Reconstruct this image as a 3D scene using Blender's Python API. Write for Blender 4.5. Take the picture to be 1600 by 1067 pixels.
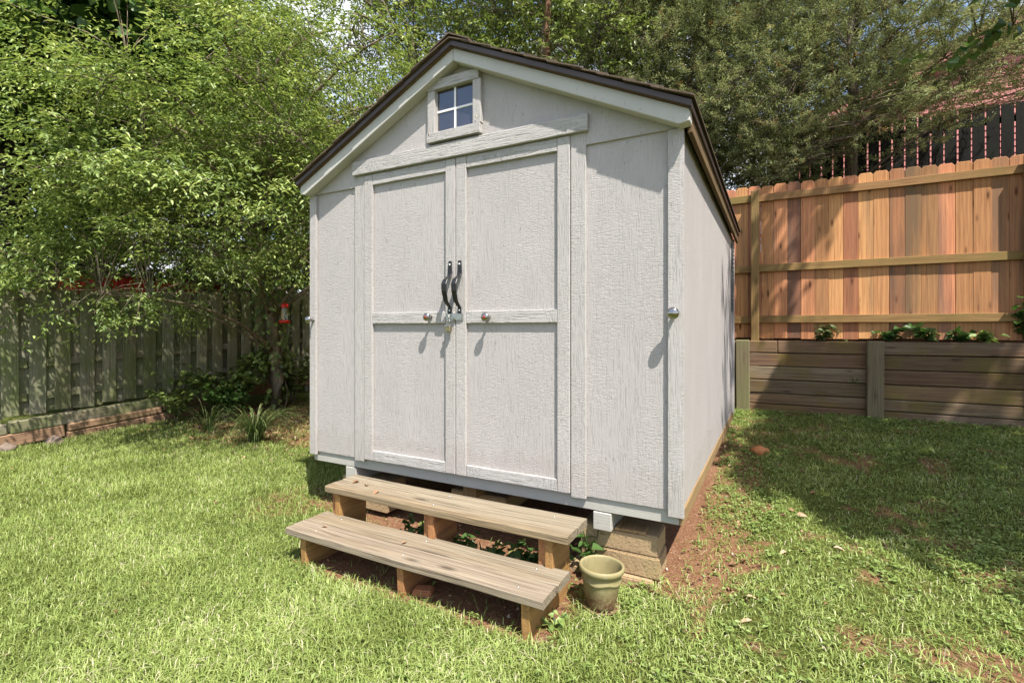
import bpy, bmesh, math, random
import numpy as np
from mathutils import Vector, Matrix, noise as mnoise
R = math.radians
random.seed(7)
rng = np.random.default_rng(11)
for o in list(bpy.data.objects): bpy.data.objects.remove(o)
scene = bpy.context.scene
COL = scene.collection

# ------------------------------------------------------------------ camera, sky, sun, exposure
cam_d = bpy.data.cameras.new('camera'); cam = bpy.data.objects.new('camera', cam_d); COL.objects.link(cam)
CAM = Vector((2.812, -2.318, 0.845))
cam.location = CAM; cam.rotation_euler = (R(90), 0, 0.4903)
cam_d.sensor_width = 36; cam_d.lens = 766.275 / 1600 * 36
cam_d.shift_y = -18.8 / 1600; cam_d.clip_start = 0.05; cam_d.clip_end = 600
scene.camera = cam

SUN_DIR = Vector((0.45, -0.345, 1.0)).normalized()          # towards the sun
EL = math.asin(SUN_DIR.z); AZ = math.atan2(SUN_DIR.x, SUN_DIR.y)
world = bpy.data.worlds.new('World'); scene.world = world; world.use_nodes = True
wt = world.node_tree; wt.nodes.clear()
def wn(t, **k):
    n = wt.nodes.new(t)
    for a, b in k.items(): setattr(n, a, b)
    return n
sky = wn('ShaderNodeTexSky', sky_type='NISHITA', sun_disc=False)
sky.sun_elevation = EL; sky.sun_rotation = AZ; sky.air_density = 1.0; sky.dust_density = 1.5; sky.ozone_density = 1.0
tc = wn('ShaderNodeTexCoord'); mp = wn('ShaderNodeMapping'); mp.inputs['Scale'].default_value = (1.0, 1.0, 1.7)
wt.links.new(tc.outputs['Generated'], mp.inputs['Vector'])
cn = wn('ShaderNodeTexNoise'); cn.inputs['Scale'].default_value = 3.2; cn.inputs['Detail'].default_value = 7; cn.inputs['Roughness'].default_value = .58
wt.links.new(mp.outputs['Vector'], cn.inputs['Vector'])
cr = wn('ShaderNodeValToRGB'); cr.color_ramp.elements[0].position = .45; cr.color_ramp.elements[1].position = .62
wt.links.new(cn.outputs['Fac'], cr.inputs['Fac'])
mix = wn('ShaderNodeMix', data_type='RGBA'); mix.inputs[7].default_value = (4.6, 4.75, 5.0, 1)
wt.links.new(cr.outputs['Color'], mix.inputs[0]); wt.links.new(sky.outputs['Color'], mix.inputs[6])
bg = wn('ShaderNodeBackground'); bg.inputs['Strength'].default_value = 0.135
wt.links.new(mix.outputs[2], bg.inputs['Color'])
wo = wn('ShaderNodeOutputWorld'); wt.links.new(bg.outputs[0], wo.inputs['Surface'])

sun_d = bpy.data.lights.new('sun', 'SUN'); sun = bpy.data.objects.new('sun', sun_d); COL.objects.link(sun)
sun_d.energy = 5.0; sun_d.angle = R(0.55); sun_d.color = (1.0, .955, .88)
sun.rotation_euler = (-SUN_DIR).to_track_quat('-Z', 'Y').to_euler(); sun.location = (4, -5, 12)
scene.view_settings.view_transform = 'Standard'; scene.view_settings.look = 'None'
scene.view_settings.gamma = 1; scene.view_settings.exposure = 1.04
scene.view_settings.use_curve_mapping = False
scene.render.engine = 'CYCLES'
scene.cycles.max_bounces = 4; scene.cycles.diffuse_bounces = 3; scene.cycles.glossy_bounces = 2; scene.cycles.transmission_bounces = 3; scene.cycles.transparent_max_bounces = 4

# ------------------------------------------------------------------ helpers: tags, meshes
def tag(o, label=None, cat=None, group=None, kind=None):
    if label: o['label'] = label
    if cat: o['category'] = cat
    if group: o['group'] = group
    if kind: o['kind'] = kind
    return o
def empty(name, loc=(0, 0, 0), label=None, cat=None, group=None):
    o = bpy.data.objects.new(name, None); COL.objects.link(o); o.location = loc; o.empty_display_size = .1
    return tag(o, label, cat, group)
def link(name, me, mat=None, parent=None, loc=(0, 0, 0), rot=(0, 0, 0)):
    o = bpy.data.objects.new(name, me); COL.objects.link(o)
    if mat and not me.materials: me.materials.append(mat)
    o.parent = parent; o.location = loc; o.rotation_euler = rot
    return o
class MB:
    def __init__(s): s.v = []; s.f = []; s.smooth = []
    def add(s, vs, fs, sm=False):
        b = len(s.v); s.v += [tuple(v) for v in vs]; s.f += [tuple(b + i for i in f) for f in fs]; s.smooth += [sm] * len(fs); return s
    def box(s, x0, x1, y0, y1, z0, z1):
        v = [(x0,y0,z0),(x1,y0,z0),(x1,y1,z0),(x0,y1,z0),(x0,y0,z1),(x1,y0,z1),(x1,y1,z1),(x0,y1,z1)]
        return s.add(v, [(0,3,2,1),(4,5,6,7),(0,1,5,4),(1,2,6,5),(2,3,7,6),(3,0,4,7)])
    def prism(s, prof, a, b, axis='y'):
        n = len(prof)
        def P(p, t): return {'y': (p[0], t, p[1]), 'x': (t, p[0], p[1]), 'z': (p[0], p[1], t)}[axis]
        v = [P(p, a) for p in prof] + [P(p, b) for p in prof]
        fs = [tuple(range(n)), tuple(range(2*n-1, n-1, -1))] + [((i+1) % n, i, n+i, n+(i+1) % n) for i in range(n)]
        return s.add(v, fs)
    def tube(s, path, rad, n=8, cap=True, flat=1.0):
        path = [Vector(p) for p in path]; m = len(path); vs = []; fs = []
        up = Vector((0, 0, 1))
        for i, p in enumerate(path):
            d = (path[min(i+1, m-1)] - path[max(i-1, 0)]).normalized()
            a = d.cross(up)
            if a.length < .05: a = d.cross(Vector((1, 0, 0)))
            a.normalize(); b = a.cross(d)
            r = rad[i] if hasattr(rad, '__len__') else rad
            for k in range(n):
                t = 2*math.pi*k/n; vs.append(p + a*math.cos(t)*r + b*math.sin(t)*r*flat)
        for i in range(m-1):
            for k in range(n):
                fs.append((i*n+k, i*n+(k+1) % n, (i+1)*n+(k+1) % n, (i+1)*n+k))
        if cap: fs += [tuple(range(n-1, -1, -1)), tuple(range((m-1)*n, m*n))]
        return s.add(vs, fs, True)
    def lathe(s, prof, n=32, c=(0, 0, 0)):
        vs = []; fs = []; m = len(prof)
        for r, z in prof:
            for k in range(n):
                t = 2*math.pi*k/n; vs.append((c[0]+r*math.cos(t), c[1]+r*math.sin(t), c[2]+z))
        for i in range(m-1):
            for k in range(n):
                fs.append((i*n+k, i*n+(k+1) % n, (i+1)*n+(k+1) % n, (i+1)*n+k))
        return s.add(vs, fs, True)
    def mesh(s, name, bevel=0, seg=1):
        me = bpy.data.meshes.new(name); me.from_pydata(s.v, [], s.f)
        me.polygons.foreach_set('use_smooth', s.smooth)
        bm = bmesh.new(); bm.from_mesh(me)
        bmesh.ops.recalc_face_normals(bm, faces=bm.faces)
        if bevel: bmesh.ops.bevel(bm, geom=list(bm.edges), offset=bevel, segments=seg, affect='EDGES', clamp_overlap=True)
        bm.to_mesh(me); bm.free(); me.update()
        return me
    def build(s, name, mat, parent=None, bevel=0, loc=(0, 0, 0), rot=(0, 0, 0), seg=1):
        return link(name, s.mesh(name, bevel, seg), mat, parent, loc, rot)
_cache = {}
def board(name, size, mat, parent, loc, rot=(0, 0, 0), bevel=.003, wob=0.0, seed=0):
    """a plank centred on its own origin; alike planks share their mesh"""
    key = (tuple(round(a, 4) for a in size), mat.name, bevel, wob, seed)
    if key not in _cache:
        m = MB(); x, y, z = size; m.box(-x/2, x/2, -y/2, y/2, -z/2, z/2)
        me = m.mesh(name, bevel)
        me.materials.append(mat); _cache[key] = me
    return link(name, _cache[key], None, parent, loc, rot)
def npmesh(name, V, F, rnd=None, smooth=False):
    """fast mesh from numpy: V (n,3), F (m,k) all faces of one size"""
    me = bpy.data.meshes.new(name)
    me.vertices.add(len(V)); me.vertices.foreach_set('co', np.ascontiguousarray(V, np.float32).ravel())
    m, k = F.shape
    me.loops.add(m*k); me.loops.foreach_set('vertex_index', np.ascontiguousarray(F, np.int32).ravel())
    me.polygons.add(m); me.polygons.foreach_set('loop_start', np.arange(0, m*k, k, dtype=np.int32))
    if smooth: me.polygons.foreach_set('use_smooth', np.ones(m, bool))
    if rnd is not None:
        a = me.attributes.new('rnd', 'FLOAT', 'FACE'); a.data.foreach_set('value', np.ascontiguousarray(rnd, np.float32))
    me.update(calc_edges=True)
    return me

# ------------------------------------------------------------------ materials
class NT:
    def __init__(s, name):
        s.m = bpy.data.materials.new(name); s.m.use_nodes = True; s.t = s.m.node_tree; s.t.nodes.clear()
        s.out = s.t.nodes.new('ShaderNodeOutputMaterial')
    def n(s, typ, **k):
        nd = s.t.nodes.new('ShaderNode' + typ)
        for a, b in k.items():
            if a in nd.inputs.keys(): s.set(nd, a, b)
            else: setattr(nd, a, b)
        return nd
    def set(s, nd, key, val):
        if isinstance(val, bpy.types.NodeSocket): s.t.links.new(val, nd.inputs[key])
        else: nd.inputs[key].default_value = val
    def coords(s, scale=(1, 1, 1), obj_random=True, src='Object', off=0):
        c = s.n('TexCoord').outputs[src]
        if obj_random:
            oi = s.n('ObjectInfo').outputs['Random']
            ml = s.n('Math', operation='MULTIPLY'); s.t.links.new(oi, ml.inputs[0]); ml.inputs[1].default_value = 57.3
            cb = s.n('CombineXYZ'); [s.t.links.new(ml.outputs[0], cb.inputs[i]) for i in range(3)]
            ad = s.n('VectorMath', operation='ADD'); s.t.links.new(c, ad.inputs[0]); s.t.links.new(cb.outputs[0], ad.inputs[1]); c = ad.outputs[0]
        mp = s.n('Mapping'); s.t.links.new(c, mp.inputs['Vector']); mp.inputs['Scale'].default_value = scale; mp.inputs['Location'].default_value = (off, off*.7, off*1.3)
        return mp.outputs[0]
    def noise(s, vec, scale=1, detail=4, rough=.55, dist=0):
        nd = s.n('TexNoise', Scale=scale, Detail=detail, Roughness=rough, Distortion=dist); s.t.links.new(vec, nd.inputs['Vector']); return nd.outputs['Fac']
    def ramp(s, fac, stops, mode='LINEAR'):
        nd = s.n('ValToRGB'); s.t.links.new(fac, nd.inputs['Fac']); cr = nd.color_ramp; cr.interpolation = mode
        while len(cr.elements) < len(stops): cr.elements.new(.5)
        for e, (p, c) in zip(cr.elements, stops):
            e.position = p; e.color = (c, c, c, 1) if isinstance(c, (int, float)) else (*c, 1)
        return nd.outputs['Color']
    def mix(s, fac, a, b, mode='MIX'):
        nd = s.n('Mix', data_type='RGBA', blend_type=mode)
        for i, v in ((0, fac), (6, a), (7, b)):
            if isinstance(v, bpy.types.NodeSocket): s.t.links.new(v, nd.inputs[i])
            else: nd.inputs[i].default_value = v if i == 0 else (*v, 1)
        return nd.outputs[2]
    def math(s, op, a, b=0.0):
        nd = s.n('Math', operation=op)
        for i, v in ((0, a), (1, b)):
            if isinstance(v, bpy.types.NodeSocket): s.t.links.new(v, nd.inputs[i])
            else: nd.inputs[i].default_value = v
        return nd.outputs[0]
    def bump(s, h, strength=.3, dist=.01, normal=None):
        nd = s.n('Bump', Strength=strength, Distance=dist); s.t.links.new(h, nd.inputs['Height'])
        if normal is not None: s.t.links.new(normal, nd.inputs['Normal'])
        return nd.outputs[0]
    def done(s, col, rough=.7, normal=None, metal=0.0, spec=.3, shader=None):
        b = s.n('BsdfPrincipled')
        for k, v in (('Base Color', col), ('Roughness', rough), ('Metallic', metal), ('Specular IOR Level', spec)):
            if isinstance(v, bpy.types.NodeSocket): s.t.links.new(v, b.inputs[k])
            else: b.inputs[k].default_value = (*v, 1) if isinstance(v, tuple) else v
        if normal is not None: s.t.links.new(normal, b.inputs['Normal'])
        s.t.links.new(b.outputs[0], s.out.inputs['Surface'])
        s.b = b
        return s.m
def attr(t, name='rnd'): return t.n('Attribute', attribute_name=name).outputs['Fac']

def paint(name, base, grain='z', strength=.55, emboss=1.0, mud=0.0):
    """painted embossed wood siding: long grain with patches of short cross ripples, slightly dirty"""
    t = NT(name)
    sc = {'z': ((210, 210, 11), (34, 34, 240)), 'x': ((9, 150, 150), (190, 26, 26)), 'y': ((210, 11, 210), (26, 190, 26))}[grain]
    g = t.noise(t.coords(sc[0]), 1, 5, .6, .6)
    r = t.noise(t.coords(sc[1], off=3), 1, 3, .5, .8)
    rr = t.ramp(r, [(.40, 0.0), (.52, 1.0)])
    m = t.ramp(t.noise(t.coords((5, 5, 2.2), off=9), 1, 3, .6), [(.42, 0.0), (.58, 1.0)])
    gr = t.ramp(g, [(.33, 0.0), (.45, .75), (.7, 1.0)])
    h = t.mix(m, gr, t.mix(.5, gr, rr))
    dirt = t.noise(t.coords((3, 3, 1.2), off=5), 1, 6, .65)
    speck = t.ramp(t.noise(t.coords((60, 60, 30), off=2), 1, 2, .5), [(.26, 1.0), (.31, 0.0)])
    c = t.mix(t.ramp(dirt, [(.3, 0.0), (.75, 1.0)]), tuple(a*.93 for a in base), tuple(min(1, a*1.05) for a in base))
    c = t.mix(t.math('MULTIPLY', t.ramp(h, [(0, 1.0), (.35, 0.0)]), .22), c, tuple(a*.62 for a in base))
    c = t.mix(t.math('MULTIPLY', speck, .45), c, tuple(a*.4 for a in base))
    if mud:
        zz = t.n('SeparateXYZ'); t.t.links.new(t.n('TexCoord').outputs['Object'], zz.inputs[0])
        sp_ = t.noise(t.coords((14, 14, 9), off=21), 1, 5, .7)
        mk = t.ramp(t.math('ADD', zz.outputs[2], t.math('MULTIPLY', sp_, -.34)), [(-.17, 1.0), (-.06, 0.0)])
        c = t.mix(t.math('MULTIPLY', mk, mud), c, (.29, .23, .18))
        run = t.ramp(t.noise(t.coords((22, 22, .8), off=15), 1, 4, .6), [(.60, 0.0), (.74, 1.0)])
        c = t.mix(t.math('MULTIPLY', run, .16), c, tuple(a*.7 for a in base))
    return t.done(c, .62, t.bump(h, strength*emboss, .0055), spec=.25)

def wood(name, ca, cb, dark, axis='x', moss=None, moss_amt=.0, knots=.6, vary=.25, rough=.8, grey=None, grey_amt=0.0, bump=.35, fine=1.0, cracks=0.0):
    t = NT(name)
    st = {'x': (1.0, 14, 14), 'y': (14, 1.0, 14), 'z': (14, 14, 1.0)}[axis]
    sf = tuple(a*6*fine if a > 2 else a*2.2 for a in st)
    broad = t.noise(t.coords(st), 1, 3, .5, 1.4)
    wv = t.n('TexWave', wave_type='BANDS', bands_direction={'x': 'Y', 'y': 'X', 'z': 'X'}[axis], Scale=1.1, Distortion=9.0, Detail=3.0)
    t.t.links.new(t.coords(tuple(a*.55 for a in st), off=4), wv.inputs['Vector']); wv.inputs['Detail Scale'].default_value = 1.2
    fineg = t.noise(t.coords(sf, off=1), 1, 4, .6, .4)
    c = t.mix(broad, ca, cb)
    c = t.mix(t.math('MULTIPLY', wv.outputs['Fac'], .40), c, tuple(a*.72 for a in cb))
    if grey is not None:
        orr = t.math('FRACT', t.math('MULTIPLY', t.n('ObjectInfo').outputs['Random'], 13.7))
        gm = t.ramp(t.math('ADD', t.noise(t.coords(tuple(a*.35 for a in st), off=8), 1, 5, .65), t.math('MULTIPLY', t.math('SUBTRACT', orr, .5), .34)), [(.5-.25*grey_amt, 0.0), (.72-.2*grey_amt, 1.0)])
        c = t.mix(t.math('MULTIPLY', gm, .85), c, grey)
    c = t.mix(t.ramp(fineg, [(.32, .85), (.47, 0.0)]), c, dark)
    vf = t.noise(t.coords(tuple(a*16 if a > 2 else a*2.5 for a in st), off=17), 1, 2, .5)
    c = t.mix(t.ramp(vf, [(.35, .35), (.5, 0.0)]), c, dark)
    if cracks:
        ck = t.ramp(t.noise(t.coords(tuple(a*5.0 if a > 2 else a*.55 for a in st), off=31), 1, 3, .6, .3), [(.455, 0.0), (.49, 1.0), (.51, 1.0), (.545, 0.0)])
        c = t.mix(t.math('MULTIPLY', ck, cracks), c, tuple(a*.8 for a in dark))
    if knots > 0:
        vo = t.n('TexVoronoi', Scale=1.0); t.t.links.new(t.coords(tuple((2.6 if a < 2 else 9.0) for a in st), off=6), vo.inputs['Vector'])
        k = t.ramp(vo.outputs['Distance'], [(.06, 1.0), (.12, 0.35), (.18, 0.0)])
        c = t.mix(t.math('MULTIPLY', k, knots), c, tuple(a*.45 for a in dark))
    if moss is not None:
        mm = t.ramp(t.noise(t.coords((2.3, 2.3, 2.3), off=12), 1, 6, .7), [(.58-.3*moss_amt, 0.0), (.80-.3*moss_amt, 1.0)])
        c = t.mix(t.math('MULTIPLY', mm, .8), c, moss)
    oi = t.n('ObjectInfo').outputs['Random']
    hs = t.n('HueSaturation'); t.t.links.new(c, hs.inputs['Color'])
    t.t.links.new(t.math('ADD', t.math('MULTIPLY', oi, vary), 1 - vary/2), hs.inputs['Value'])
    t.t.links.new(t.math('ADD', t.math('MULTIPLY', t.math('FRACT', t.math('MULTIPLY', oi, 7.31)), .024), .486), hs.inputs['Hue'])
    return t.done(hs.outputs[0], rough, t.bump(fineg, bump, .004), spec=.2)

def plain(name, col, rough=.5, metal=0.0, spec=.4, nz=0.0, nscale=30, bump=0.0):
    t = NT(name); c = col; nrm = None
    f = t.noise(t.coords((nscale,)*3), 1, 5, .6)
    c = t.mix(f, tuple(a*(1-nz) for a in col), tuple(min(1, a*(1+nz)) for a in col))
    if bump: nrm = t.bump(f, bump, .003)
    return t.done(c, rough, nrm, metal, spec)

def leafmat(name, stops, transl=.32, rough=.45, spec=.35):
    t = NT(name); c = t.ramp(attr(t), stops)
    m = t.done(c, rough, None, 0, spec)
    tr = t.n('BsdfTranslucent'); br = t.mix(.5, c, t.mix(1.0, c, (1.0, 1.0, .35), 'MULTIPLY')); t.t.links.new(br, tr.inputs['Color'])
    ms = t.n('MixShader'); ms.inputs[0].default_value = transl
    t.t.links.new(t.b.outputs[0], ms.inputs[1]); t.t.links.new(tr.outputs[0], ms.inputs[2]); t.t.links.new(ms.outputs[0], t.out.inputs['Surface'])
    return m

M = {}
PB = (.405, .376, .360)
M['siding'] = paint('paint_siding', PB, 'z', .48, mud=.14)
M['trim_z'] = paint('paint_trim_vertical', (.415, .388, .368), 'z', .6, mud=.14)
M['trim_x'] = paint('paint_trim_horizontal', (.415, .393, .373), 'x', .8)
M['fascia'] = paint('paint_fascia', (.46, .445, .41), 'x', .12)
M['rim'] = paint('paint_rim', (.40, .38, .34), 'x', .2)
M['tread'] = wood('weathered_tread', (.29, .21, .12), (.195, .132, .075), (.07, .047, .03), 'x', grey=(.255, .215, .16), grey_amt=.45, cracks=.5, knots=.7, vary=.12, bump=.8, fine=1.3)
M['stringer'] = wood('cut_stringer', (.42, .22, .085), (.31, .155, .06), (.16, .08, .04), 'y', vary=.15)
M['raw'] = wood('raw_joist', (.34, .23, .11), (.26, .17, .08), (.14, .08, .04), 'y', vary=.15)
M['picket'] = wood('fence_picket', (.60, .295, .135), (.47, .205, .09), (.24, .095, .045), 'z', knots=.95, vary=.58, grey=(.15, .10, .065), grey_amt=.32, bump=.35, fine=1.3)
M['rail'] = wood('fence_rail', (.34, .21, .085), (.25, .145, .055), (.13, .07, .03), 'x', knots=.6, vary=.15, moss=(.17, .13, .04), moss_amt=.25)
M['post'] = wood('fence_post', (.34, .225, .09), (.25, .155, .055), (.13, .08, .03), 'z', knots=.5, vary=.15, moss=(.20, .15, .05), moss_amt=.35)
M['timber'] = wood('wall_timber', (.25, .16, .09), (.175, .105, .058), (.06, .038, .024), 'x', knots=.6, cracks=.5, vary=.5, grey=(.25, .20, .135), grey_amt=.15, moss=(.16, .12, .03), moss_amt=.35, bump=.6)
M['timber_post'] = wood('wall_post', (.24, .19, .115), (.17, .13, .08), (.07, .055, .032), 'z', knots=.4, vary=.2, moss=(.16, .16, .07), moss_amt=.5, bump=.6)
M['oldboard'] = wood('old_fence_board', (.25, .235, .15), (.19, .18, .11), (.075, .07, .04), 'z', knots=.4, vary=.4, grey=(.31, .29, .22), grey_amt=.5, moss=(.135, .16, .055), moss_amt=.58, bump=.6)
M['oldtimber'] = wood('old_timber', (.24, .20, .135), (.17, .14, .09), (.07, .055, .035), 'y', knots=.4, vary=.3, grey=(.30, .27, .21), grey_amt=.5, moss=(.12, .14, .045), moss_amt=.6, bump=.6)
M['redtimber'] = wood('red_timber', (.33, .205, .13), (.25, .15, .09), (.11, .065, .04), 'y', knots=.3, vary=.25, moss=(.07, .07, .02), moss_amt=.25)
M['darkboard'] = wood('dark_stained_board', (.012, .011, .009), (.008, .0075, .006), (.004, .003, .003), 'z', knots=.3, vary=.4, moss=(.011, .014, .007), moss_amt=.4)
M['redsiding'] = plain('red_siding', (.47, .17, .15), .65, nz=.15, nscale=6)
M['redtin'] = plain('red_sheet', (.58, .045, .03), .5, nz=.15, nscale=6)
M['black'] = plain('black_iron', (.022, .021, .022), .38, .3, .5, nz=.2)
M['chrome'] = plain('brushed_nickel', (.36, .34, .32), .12, 1.0, .5, nz=.05)
M['steel'] = plain('galvanised_steel', (.50, .49, .47), .38, 1.0, .5, nz=.15, nscale=60)
M['brass'] = plain('brass', (.40, .33, .20), .38, 1.0, .5, nz=.15)
M['redlens'] = plain('dark_red_glass', (.30, .03, .02), .15, 0, .6)
M['white'] = plain('white_muntin', (.74, .73, .72), .4)
M['dirty_white'] = plain('chalky_white_screw', (.78, .77, .74), .5)
M['hole'] = plain('dark_cavity', (.02, .018, .015), .9)
M['feeder_red'] = plain('red_plastic', (.62, .018, .012), .3, 0, .5)
M['mesh_vent'] = plain('dark_vent', (.10, .105, .11), .5, .3)
def glass_m():
    t = NT('window_glass'); f = t.noise(t.coords((9, 9, 9)), 1, 5, .6)
    c = t.mix(t.ramp(f, [(.35, 0.0), (.7, 1.0)]), (.028, .026, .034), (.045, .041, .05))
    m = t.done(c, .05, t.bump(t.noise(t.coords((5, 5, 5), off=4), 1, 2, .5), .06, .02), 0, .5); t.b.inputs['IOR'].default_value = 2.1
    return m
M['glass'] = glass_m()
def feeder_glass():
    t = NT('feeder_glass'); b = t.n('BsdfPrincipled'); b.inputs['Base Color'].default_value = (.86, .88, .80, 1); b.inputs['Transmission Weight'].default_value = .9; b.inputs['Roughness'].default_value = .08
    t.t.links.new(b.outputs[0], t.out.inputs['Surface']); return t.m
M['feeder_glass'] = feeder_glass()
def shingle_m():
    t = NT('brown_shingle'); f = t.noise(t.coords((160,)*3), 1, 3, .7); g = t.noise(t.coords((6, 6, 6)), 1, 3, .6)
    c = t.mix(t.ramp(f, [(.35, 0.0), (.65, 1.0)]), (.045, .034, .028), (.15, .105, .075)); c = t.mix(t.math('MULTIPLY', g, .5), c, (.12, .10, .075))
    return t.done(c, .9, t.bump(f, .6, .003), spec=.1)
M['shingle'] = shingle_m()
M['drip'] = plain('brown_drip_edge', (.055, .036, .030), .42, .0, .5, nz=.15, nscale=20)
M['eave_wood'] = wood('eave_wood', (.17, .105, .055), (.12, .072, .036), (.07, .042, .022), 'y', vary=.1, moss=(.17, .13, .06), moss_amt=.4)
def block_m():
    t = NT('concrete_block'); f = t.noise(t.coords((70,)*3), 1, 4, .7); g = t.noise(t.coords((7, 7, 7), off=3), 1, 5, .65)
    c = t.mix(g, (.30, .205, .115), (.42, .30, .18)); c = t.mix(t.ramp(f, [(.32, .8), (.45, 0.0)]), c, (.13, .095, .06))
    c = t.mix(t.math('MULTIPLY', t.ramp(g, [(.5, 0.0), (.7, 1.0)]), .5), c, (.25, .22, .08))
    return t.done(c, .95, t.bump(f, .9, .006), spec=.1)
M['block'] = block_m()
def pot_m():
    t = NT('olive_glazed_pot'); f = t.noise(t.coords((16, 16, 9), obj_random=False), 1, 6, .65)
    g = t.noise(t.coords((60,)*3, obj_random=False), 1, 3, .6)
    z = t.n('SeparateXYZ'); t.t.links.new(t.n('TexCoord').outputs['Object'], z.inputs[0])
    low = t.ramp(t.math('ADD', z.outputs[2], t.math('MULTIPLY', f, .09)), [(.105, 1.0), (.165, 0.0)])
    c = t.mix(f, (.18, .15, .062), (.30, .26, .135))
    c = t.mix(t.math('MULTIPLY', low, t.ramp(g, [(.35, .25), (.6, 1.0)])), c, (.115, .055, .03))
    c = t.mix(t.math('MULTIPLY', t.ramp(t.noise(t.coords((35, 35, 12), obj_random=False, off=7), 1, 4, .7), [(.55, 0.0), (.7, 1.0)]), .45), c, (.40, .37, .28))
    return t.done(c, .55, t.bump(t.mix(.5, f, g), .35, .004), spec=.3)
M['pot'] = pot_m()
M['rock'] = plain('clay_rock', (.40, .165, .07), .9, spec=.15, nz=.35, nscale=14, bump=.6)
M['greystone'] = plain('grey_stone', (.17, .13, .105), .9, spec=.15, nz=.35, nscale=20, bump=.6)
M['brick'] = plain('red_brick', (.38, .16, .08), .9, spec=.15, nz=.3, nscale=25, bump=.5)
def bark(name, a, b, sc=(18, 18, 3), moss=None):
    t = NT(name); f = t.noise(t.coords(sc), 1, 5, .65, .6); c = t.mix(t.ramp(f, [(.3, 0.0), (.65, 1.0)]), a, b)
    if moss: c = t.mix(t.ramp(t.noise(t.coords((4, 4, 4), off=3), 1, 5, .6), [(.48, 0.0), (.65, .8)]), c, moss)
    return t.done(c, .9, t.bump(f, .9, .015), spec=.15)
M['bark'] = bark('grey_brown_bark', (.10, .075, .052), (.30, .235, .165), moss=(.07, .075, .03))
M['bark_dark'] = bark('dark_bark', (.012, .010, .008), (.04, .032, .025))
M['bark_red'] = bark('red_brown_bark', (.12, .06, .035), (.26, .15, .09))
M['twig'] = bark('pale_twig', (.06, .045, .03), (.16, .125, .09), (30, 30, 30))
M['leaf_bright'] = leafmat('leaf_bright', [(0, (.045, .065, .018)), (.35, (.115, .170, .045)), (.70, (.27, .355, .10)), (1, (.44, .495, .17))], .36, .42, .4)
M['leaf_mid'] = leafmat('leaf_mid', [(0, (.07, .10, .026)), (.5, (.17, .225, .058)), (1, (.30, .36, .11))], .3, .42, .45)
M['leaf_dark'] = leafmat('leaf_dark', [(0, (.055, .078, .026)), (.5, (.125, .165, .055)), (1, (.24, .285, .11))], .28, .4, .5)
M['leaf_big'] = leafmat('leaf_big', [(0, (.045, .09, .02)), (.5, (.07, .14, .035)), (1, (.12, .20, .06))], .4, .4, .4)
M['needle'] = leafmat('cedar_needle', [(0, (.11, .13, .07)), (.45, (.26, .295, .15)), (.8, (.43, .47, .25)), (.97, (.50, .53, .30)), (1, (.38, .24, .12))], .25, .6, .2)
M['grass'] = leafmat('grass_blade', [(0, (.16, .205, .05)), (.35, (.26, .335, .085)), (.6, (.36, .435, .135)), (.82, (.44, .50, .20)), (.92, (.52, .50, .29)), (1, (.58, .52, .36))], .35, .5, .3)
M['strap'] = leafmat('strap_leaf', [(0, (.05, .085, .02)), (.6, (.11, .16, .05)), (1, (.26, .27, .12))], .3, .4, .4)
M['weed'] = leafmat('broad_weed', [(0, (.12, .18, .04)), (.6, (.22, .30, .08)), (1, (.32, .39, .14))], .35, .45, .35)
M['litter'] = leafmat('dry_leaf', [(0, (.09, .045, .025)), (.5, (.22, .12, .065)), (.8, (.36, .22, .13)), (1, (.46, .32, .22))], .1, .7, .2)

M['crumb'] = leafmat('clay_crumb', [(0, (.10, .05, .03)), (.5, (.24, .125, .07)), (.85, (.36, .22, .13)), (1, (.45, .40, .34))], 0.0, .9, .1)

# ------------------------------------------------------------------ ground
XF = -4.3                                     # the old fence at the left stands on this line, the back wall on YW
YW = 4.20
def sst(a, b, x):
    t = np.clip((np.asarray(x, float)-a)/(b-a), 0, 1); return t*t*(3-2*t)
def vnoise(x, y, s, seed=0):
    """cheap smooth value noise, vectorised"""
    x = np.asarray(x, float)*s + seed*17.3; y = np.asarray(y, float)*s + seed*9.1
    xi = np.floor(x); yi = np.floor(y); fx = x-xi; fy = y-yi; fx = fx*fx*(3-2*fx); fy = fy*fy*(3-2*fy)
    def h(a, b): v = np.sin(a*127.1+b*311.7+seed*74.7)*43758.5453; return v-np.floor(v)
    return (h(xi, yi)*(1-fx)+h(xi+1, yi)*fx)*(1-fy)+(h(xi, yi+1)*(1-fx)+h(xi+1, yi+1)*fx)*fy
def fbm(x, y, s, seed=0): return .55*vnoise(x, y, s, seed)+.28*vnoise(x, y, s*2.1, seed+1)+.17*vnoise(x, y, s*4.3, seed+2)
def gh(x, y):
    x = np.asarray(x, float); y = np.asarray(y, float)
    front = -.385 + .275*sst(-.3, 4.6, y)*(.62+.38*sst(0, 2.2, x)) + .02*(fbm(x, y, 1.3, 3)-.5) + .022*(fbm(x, y, 5, 5)-.5)
    back = .66 + np.clip((y-4.3)*.58, 0, 1.5) + .06*(fbm(x, y, 1.5, 4)-.5) + .035*np.clip(y-7, 0, 30)
    w = sst(YW+.02, YW+.13, y)*sst(-9, -4.0, x)
    far = np.hypot(x, y)
    return front*(1-w) + back*w + sst(25, 120, far)*1.5
def gz(x, y): return float(gh(x, y))
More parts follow.
